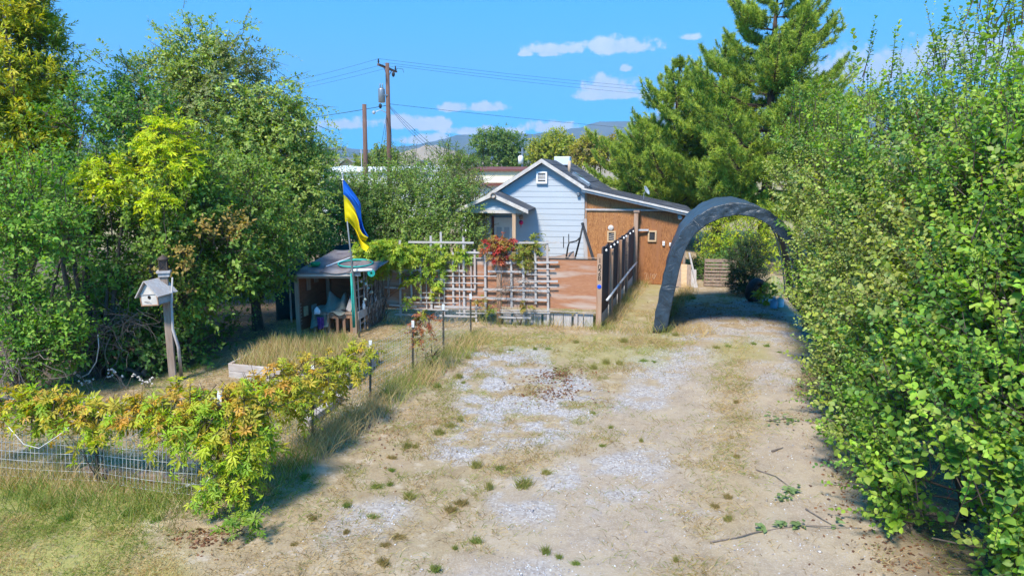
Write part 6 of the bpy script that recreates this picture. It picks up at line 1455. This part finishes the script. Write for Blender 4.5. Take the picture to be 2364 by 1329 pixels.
v3 = [yl(650, 895, (7.4, 70, 45, .2)), yl(715, 870, (8.0, 60, 45, .2)), yl(780, 850, (8.5, 60, 32, .2)), yl(840, 815, (9.2, 40, 16, .15)), yl(690, 930, (7.4, 40, 30)), yl(760, 890, (8.4, 18, 50, .1))]
creeper('olive and amber creeper along the fence toward the raised bed', Gh(722, 1012), v3, 300, 60, cols=[(.36, .38, .04), (.44, .39, .05), (.28, .33, .04)], colf=amber(.4))
creeper('small green creeper shoot at the fence corner foot', Gh(560, 1235), [yl(560, 1220, (5.75, 40, 28)), yl(545, 1235, (5.7, 25, 20))], 26, cols=[(.15, .26, .04), (.20, .29, .05)], colf=None, acc=None, up=.4)
g = Gh(953, 866); creeper('withered red creeper sprig on a steel fence post', g, [lump(985, 740, g.y, 20, 16, .1), lump(962, 765, g.y, 12, 24, .08)], 34, cols=[(.36, .13, .08), (.28, .12, .07), (.22, .22, .05)], colf=None, acc=None, size=.075)
g = Gh(1000, 850); creeper('bright green sapling between the steel fence posts', g, [lump(1000, 840, g.y, 14, 22, .1), lump(996, 820, g.y, 16, 14, .1)], 30, leaf='lance', size=.06, cols=[(.20, .32, .05)], colf=None, acc=None, up=.7)
fy = FA.y - .12
v5 = [lump(850, 590, 14.8, 38, 24, .3), lump(900, 582, 14.8, 50, 26, .3), lump(870, 575, 14.8, 40, 16, .3), lump(930, 590, 14.8, 40, 18, .25), lump(880, 610, 15.0, 30, 20, .25), lump(950, 580, 15.0, 45, 14, .15), lump(1000, 585, 14.9, 40, 14, .15), lump(1020, 615, 14.9, 22, 16, .1), lump(985, 635, 14.9, 12, 26, .08), lump(942, 665, 14.9, 18, 38, .08), lump(1005, 660, 14.9, 10, 20, .08), lump(838, 625, 14.7, 14, 18, .15), lump(1060, 590, 14.9, 40, 6, .1), lump(852, 635, 14.6, 18, 14, .12), lump(955, 640, 14.9, 12, 12, .08)]
creeper('lime green creeper over the shelter corner and trellis', G(880, 738), v5, 800, 0, cols=[(.24, .36, .05), (.30, .41, .05), (.36, .42, .06)], colf=None, acc=None, size=.095, twig=.16)
v6 = [lump(1140, 565, 14.8, 28, 18, .2), lump(1165, 560, 14.8, 22, 18, .2), lump(1150, 590, 14.7, 20, 14, .1)]
creeper('red and rust creeper on the middle fence post', G(1158, 748), v6, 110, 0, cols=[(.38, .12, .07), (.30, .17, .06), (.33, .24, .08), (.42, .05, .06)], colf=None, acc=None, size=.09, twig=.14)
v7 = [lump(1195, 580, 14.7, 30, 16, .15), lump(1225, 575, 14.7, 22, 14, .15), lump(1240, 550, 14.7, 16, 16, .12), lump(1215, 600, 14.6, 22, 8, .1), lump(1215, 705, 14.5, 9, 12, .06), lump(1135, 705, 14.6, 7, 14, .06), lump(1108, 695, 14.6, 7, 12, .06)]
creeper('olive creeper on the trellis beside the red creeper', G(1200, 750), v7, 150, 0, cols=[(.24, .26, .05), (.18, .23, .04), (.30, .24, .08)], colf=None, acc=None, size=.085, twig=.14)
tangle('dry_vine', 'dry brown vine stems tangled over the trellis', 1190, 660, 14.55, 40, .55, r=.005)

# ================================================================ far trees
for lab, x, y, Y, ls, n, cols in (
    ('round dark green poplar beyond the house', 1145, 360, 90, [(1115, 345, 25, 35), (1140, 335, 35, 30), (1170, 340, 35, 28), (1150, 370, 50, 22), (1185, 365, 25, 25)], 1500, [(.14, .22, .06), (.11, .18, .055)]),
    ('yellow green round tree beyond the house ridge', 1285, 360, 84, [(1285, 338, 32, 28), (1300, 355, 35, 25), (1260, 355, 28, 25), (1240, 350, 15, 20)], 1100, [(.26, .30, .04), (.20, .26, .04), (.32, .33, .05)]),
    ('yellowing tree between the ridge and the pines', 1370, 360, 70, [(1370, 345, 30, 25), (1345, 365, 25, 22), (1400, 350, 28, 30), (1390, 325, 14, 12)], 900, [(.33, .31, .04), (.27, .28, .04), (.20, .17, .07)]),
    ('low green tree by the bare pole', 870, 385, 60, [(870, 385, 28, 18), (890, 372, 22, 18), (845, 392, 18, 12)], 500, [(.13, .19, .05), (.17, .21, .05)]),
    ('far dark tree row behind the metal building', 1110, 380, 110, [(1100, 376, 25, 12), (1200, 376, 40, 12), (1060, 378, 25, 10)], 600, [(.09, .14, .06), (.08, .12, .06)]),
    ('far green trees behind the tan house', 730, 370, 120, [(720, 365, 30, 16), (690, 360, 30, 18), (760, 372, 25, 10), (820, 372, 20, 10)], 500, [(.10, .15, .06), (.13, .17, .06)])):
    plant('far_tree', lab, 'tree', (P(x, y, Y).x, Y, 0), [lump(a, b, Y, c, d) for a, b, c, d in ls], n, trunk=(.25, 1.6), leaf='dia', size=.36, twig=1.0, per=9, cols=cols, gap=.36, gf=.5, twigs=False)

# ================================================================ small plants and litter on the ground
def weed_mesh(seed, cols, n, L_, flat):
    """a fuzzy tuft: narrow blades of uneven height from a few scattered crowns"""
    r2 = np.random.default_rng(seed); cr = r2.normal(size=(5, 2)) * .008; w = r2.integers(0, 5, n); a = r2.uniform(0, 6.28, n); t = r2.uniform(.2, 1, n) ** 1.3 * np.array([1, .5, .8, .6, .4])[w]
    D = np.stack([np.cos(a) * flat * r2.uniform(.2, 1.1, n), np.sin(a) * flat * r2.uniform(.2, 1.1, n), np.ones(n)], 1); N = np.stack([np.cos(a + 1.3), np.sin(a + 1.3), np.full(n, .3)], 1)
    q = r2.normal(size=(n, 2)) * .032; Pp = np.stack([cr[w, 0] + q[:, 0], cr[w, 1] + q[:, 1], np.full(n, -.005)], 1); C = np.array(cols)[r2.integers(0, len(cols), n)] * r2.uniform(.7, 1.25, (n, 1)); S = L_ * (.25 + t)
    return np_mesh('weed', *scatter('blade', Pp, D, N, S, C, .009 / S))
WM = [weed_mesh(i, c, n, l, f) for i, (c, n, l, f) in enumerate((([(.22, .27, .07), (.17, .24, .05), (.3, .28, .1)], 190, .15, .9), ([(.26, .29, .08), (.38, .32, .13)], 240, .19, .8), ([(.34, .26, .12), (.26, .24, .08), (.40, .30, .15)], 220, .13, 1.1), ([(.17, .26, .06), (.25, .30, .07)], 170, .12, 1.3)))]
for m_ in WM: m_.materials.append(M['leaf'])
wp_ = [(1210, 1120, 1.6, 1), (1155, 1080, 1.3, 0), (1100, 1075, 1.2, 1), (1260, 1090, .9, 1), (1065, 1165, 1.3, 2), (1040, 1180, 1.1, 2), (900, 1120, 1.0, 0), (870, 1125, 1.1, 0), (800, 1170, .9, 0), (860, 1195, .9, 3), (945, 1150, 1.2, 1), (1130, 1125, 1.0, 1), (920, 1245, 1.2, 2), (890, 1265, 1.1, 2), (1100, 1255, .9, 0), (1050, 1270, .7, 0), (885, 1305, 1.1, 2), (1260, 1275, 1, 0), (1290, 1285, .8, 0), (1330, 1300, .7, 3), (1485, 835, 1.4, 3), (1510, 838, 1.2, 3), (1400, 840, 1.1, 1), (1430, 842, 1, 1), (1370, 850, 1, 1), (1180, 812, 1.1, 0), (1235, 810, 1, 0), (1265, 808, 1, 3), (1015, 1000, 1.1, 1), (1040, 985, 1.4, 1), (1060, 975, 1.1, 1), (1370, 955, .9, 0), (1390, 1030, .8, 0), (1700, 930, .9, 2), (1690, 1010, .8, 2), (1700, 1055, .9, 2), (1650, 1170, .9, 2), (1680, 1150, .8, 2), (1680, 1200, .9, 1), (1770, 800, 1.1, 3), (1740, 795, 1.2, 3), (1680, 800, 1.2, 3), (1655, 805, 1.1, 1), (1800, 815, .9, 3), (1010, 895, 1.2, 0), (905, 1055, 1, 2), (940, 1030, 1, 1), (960, 1030, .9, 1), (905, 1085, 1, 3), (705, 1105, 1.0, 3), (790, 990, 1.0, 3), (1070, 885, 1, 0), (1060, 875, 1, 1), (990, 880, 1, 0), (720, 1200, 1, 2), (680, 1260, .9, 2), (800, 1230, .8, 2), (1005, 1320, 1.1, 0), (1480, 1020, .6, 1), (1410, 985, .7, 0), (1560, 1290, .5, 1), (110, 1170, 1.6, 1), (150, 1200, 1.4, 3), (300, 1190, 1.3, 3), (365, 1210, 1.1, 3), (1560, 700, 1.2, 3), (1600, 690, 1.1, 1), (1440, 790, 1.2, 1), (1330, 790, 1.2, 1), (1080, 830, 1, 1), (1560, 775, 1.2, 1), (470, 835, 1.5, 3), (500, 825, 1.5, 3), (450, 850, 1.6, 3)]
wl_ = ('small green weed tuft growing in the gravel yard', 'spiky green and straw weed clump in the yard', 'brown tinged low weed clump in the dirt', 'flat leafy green weed rosette in the yard')
for i, (x, y, s, v) in enumerate(wp_):
    o = bpy.data.objects.new('weed', WM[v]); COL.objects.link(o); o.location = Gh(x, y); s *= .62; o.scale = (s * rng.uniform(.7, 1.35), s * rng.uniform(.7, 1.2), s * rng.uniform(.45, 1.25)); o.rotation_euler = (0, 0, rng.uniform(0, 6))
    g = o.location; zz = zones(np.array([g.x]), np.array([g.y]))
    where = 'along the wire fence' if x < 800 else 'on the pale gravel' if zz[0][0] > .35 else 'in front of the carport' if x > 1440 and y < 850 else 'on the strip between the wheel tracks' if x > 1600 else 'in front of the plywood fence' if y < 860 else 'beside the fence on dry dirt' if x < 1000 else 'on the open dirt yard'
    tag(o, ('small green weed tuft ', 'spiky green and straw weed clump ', 'brown tinged low weed clump ', 'flat leafy green weed ')[v] + where, 'weed', ('weed tufts', 'weed clumps', 'brown weed clumps', 'weed rosettes')[v] + ' ' + where)
# fallen branches with leaves
def fallen(label, pts, leaves, r=.009):
    root = thing('fallen_branch', label, 'branch', Gh(*pts[0])); MB().tube([Gh(x, y) + Vector((0, 0, .015)) for x, y in pts], [r] + [r * .7] * (len(pts) - 2) + [r * .3], 5).build('stem', M['twig'], root)
    if leaves:
        Pp, D, N, S, C = [], [], [], [], []
        for (x, y, n, sp) in leaves:
            for k in range(n):
                g = Gh(x + rng.normal() * sp, y + rng.normal() * sp * .45); Pp.append((g.x, g.y, g.z + rng.uniform(.01, .06))); a = rng.uniform(0, 6.28); D.append((math.cos(a), math.sin(a), rng.uniform(-.1, .3))); N.append((rng.normal() * .3, rng.normal() * .3, 1)); S.append(rng.uniform(.05, .085)); C.append(np.array((.20, .28, .11)) * rng.uniform(.7, 1.2))
        arr = [np.array(a) for a in (Pp, D, N, S, C)]; link('leaves', np_mesh('leaves', *scatter('ovate', *arr)), root, M['leaf'], 'stuff')
fallen('fallen branch with pale leaf cluster lying across the right track', [(1745, 1085), (1790, 1100), (1820, 1120)], [(1825, 1135, 20, 7), (1808, 1152, 16, 9)])
fallen('long fallen branch with three leaf clumps near the drive mouth', [(1640, 1250), (1700, 1245), (1745, 1228), (1850, 1215), (1990, 1222)], [(1755, 1225, 9, 7), (1805, 1217, 9, 6), (1845, 1218, 12, 7), (1930, 1213, 3, 4)])
fallen('bare thin branch lying below the hedge', [(1860, 1175), (1900, 1200), (1925, 1213)], [])
fallen('short brown stick on the right track', [(1782, 1043), (1808, 1034)], [], .014)
fallen('dry leafy twig on the track beside the hedge', [(1775, 975), (1840, 968)], [(1800, 975, 22, 14), (1828, 978, 10, 6)])
fallen('thin vine shoot trailing down past the hedge edge', [(1855, 850), (1848, 880), (1850, 920)], [(1852, 865, 6, 4), (1848, 895, 8, 4), (1849, 918, 6, 4)], .005)
# brown leaf litter patches
def litter(n, box_px, name, label, cols, smin, smax):
    xs = []; 
    for (x, y, rx, ry, k) in box_px:
        t = rng.normal(size=(k, 2)); xs += [(x + a * rx, y + b * ry) for a, b in t]
    g = [Gh(x, y) for x, y in xs]; m = len(g); Pp = np.array([(q.x, q.y, q.z + .008) for q in g])
    D = rand_dirs(m); D[:, 2] *= .3; N = np.tile([0, 0, 1.], (m, 1)) + rng.normal(size=(m, 3)) * .5
    o = link(name, np_mesh(name, *scatter('dia', Pp, D, N, rng.uniform(smin, smax, m), palette(cols, m))), None, M['leaf'], 'stuff'); tag(o, label, 'leaf litter')
BR = [(.26, .12, .06), (.20, .10, .06), (.32, .17, .09), (.17, .10, .07)]
litter(0, [(1295, 865, 22, 8, 260), (1270, 905, 45, 14, 320), (1235, 870, 20, 8, 60)], 'leaf_litter', 'rust brown fallen leaves on the pale gravel', BR, .03, .065)
litter(0, [(1720, 690, 60, 14, 260), (1660, 720, 60, 14, 220), (1780, 730, 30, 10, 120)], 'leaf_litter', 'brown leaves and debris on the carport floor', BR, .03, .06)
litter(0, [(1890, 900, 30, 60, 260), (1960, 1080, 50, 70, 320), (2080, 1270, 70, 50, 260)], 'leaf_litter', 'dry brown leaves collected along the hedge foot', BR, .025, .05)
litter(0, [(980, 880, 30, 20, 160), (880, 1000, 40, 40, 140), (470, 1245, 40, 18, 200)], 'leaf_litter', 'brown dead leaves along the wire fence foot', BR, .025, .05)
# white seed flowers left of the birdhouse and grass plumes on the raised bed
for (x, y, h_, n, lab) in ((290, 900, 60, 6, 'white seeding thistle stalks below the birdhouse'), (215, 905, 50, 6, 'white seeding thistle stalks behind the wire fence'), (340, 895, 30, 5, 'low thistle stalks with white seed tufts')):
    g = G(x, y); th = thing('thistle', lab, 'thistle', g, None); mb = MB(); hd = MB()
    for k in range(n):
        t = P(x + rng.uniform(-45, 45), y - h_ * rng.uniform(.4, 1.0), g.y + rng.uniform(-.1, .1)); mb.tube([g + Vector((rng.uniform(-.05, .05), 0, 0)), g.lerp(t, .6) + Vector((0, 0, .05)), t], .005, 4)
        for j in range(3):
            c = t + Vector((rng.normal() * .03, rng.normal() * .02, rng.normal() * .02)); hd.add([c + Vector(v) * .02 for v in ((1, 0, 0), (-1, 0, 0), (0, 1, 0), (0, -1, 0), (0, 0, 1), (0, 0, -1))], [(0, 2, 4), (2, 1, 4), (1, 3, 4), (3, 0, 4), (2, 0, 5), (1, 2, 5), (3, 1, 5), (0, 3, 5)])
    mb.build('stalk', M['twig'], th); hd.build('seed_tufts', M['white_trim'], th, kind='stuff')
def bed_blades(n, quad, z0, lmin, lmax, cols, name, label, parent=None):
    u, v = rng.random(n), rng.random(n); q = [np.array((p.x, p.y)) for p in quad]
    xy = (q[0][None] * (1 - u)[:, None] + q[1][None] * u[:, None]) * (1 - v)[:, None] + (q[3][None] * (1 - u)[:, None] + q[2][None] * u[:, None]) * v[:, None]
    a = rng.uniform(0, 6.28, n); ln = rng.uniform(.1, .7, n); L_ = rng.uniform(lmin, lmax, n)
    D = np.stack([np.cos(a) * ln, np.sin(a) * ln, np.ones(n)], 1); N = np.stack([np.cos(a + 1.2), np.sin(a + 1.2), np.full(n, .2)], 1)
    Pp = np.stack([xy[:, 0], xy[:, 1], np.full(n, z0)], 1); vv, f, cc = scatter('blade', Pp, D, N, L_, palette(cols, n), .008 / L_)
    o = link(name, np_mesh(name, vv, f, cc), parent, M['grass'], 'stuff'); return o if parent else tag(o, label, 'grass')
bed_blades(7000, (A0.lerp(A1, .03), A1, A2, A3), .19, .08, .32, TAN + GRN[2:], 'bed_grass', '', rb_)
bed_blades(700, (G(640, 800), G(800, 800), G(830, 785), G(660, 785)), .0, .12, .34, TAN[:2] + [(.24, .32, .07), (.30, .36, .09)] * 2, 'tall_grass', 'tall seeding grass in front of the garden shelter')

# ================================================================ air
hz_ = MB().box((0, 1900, 330), (8200, 4800, 664)).build('haze', None, None); hz_.data.materials.clear()
m = bpy.data.materials.new('thin_haze'); m.use_nodes = True; m.node_tree.nodes.clear()
vo = m.node_tree.nodes.new('ShaderNodeVolumePrincipled'); vo.inputs['Color'].default_value = (.40, .66, 1, 1); vo.inputs['Density'].default_value = .00028; vo.inputs['Anisotropy'].default_value = 0.0
ou = m.node_tree.nodes.new('ShaderNodeOutputMaterial'); m.node_tree.links.new(vo.outputs[0], ou.inputs['Volume']); hz_.data.materials.append(m)
tag(hz_, 'thin pale haze filling the air toward the mountains', 'haze', kind='stuff')
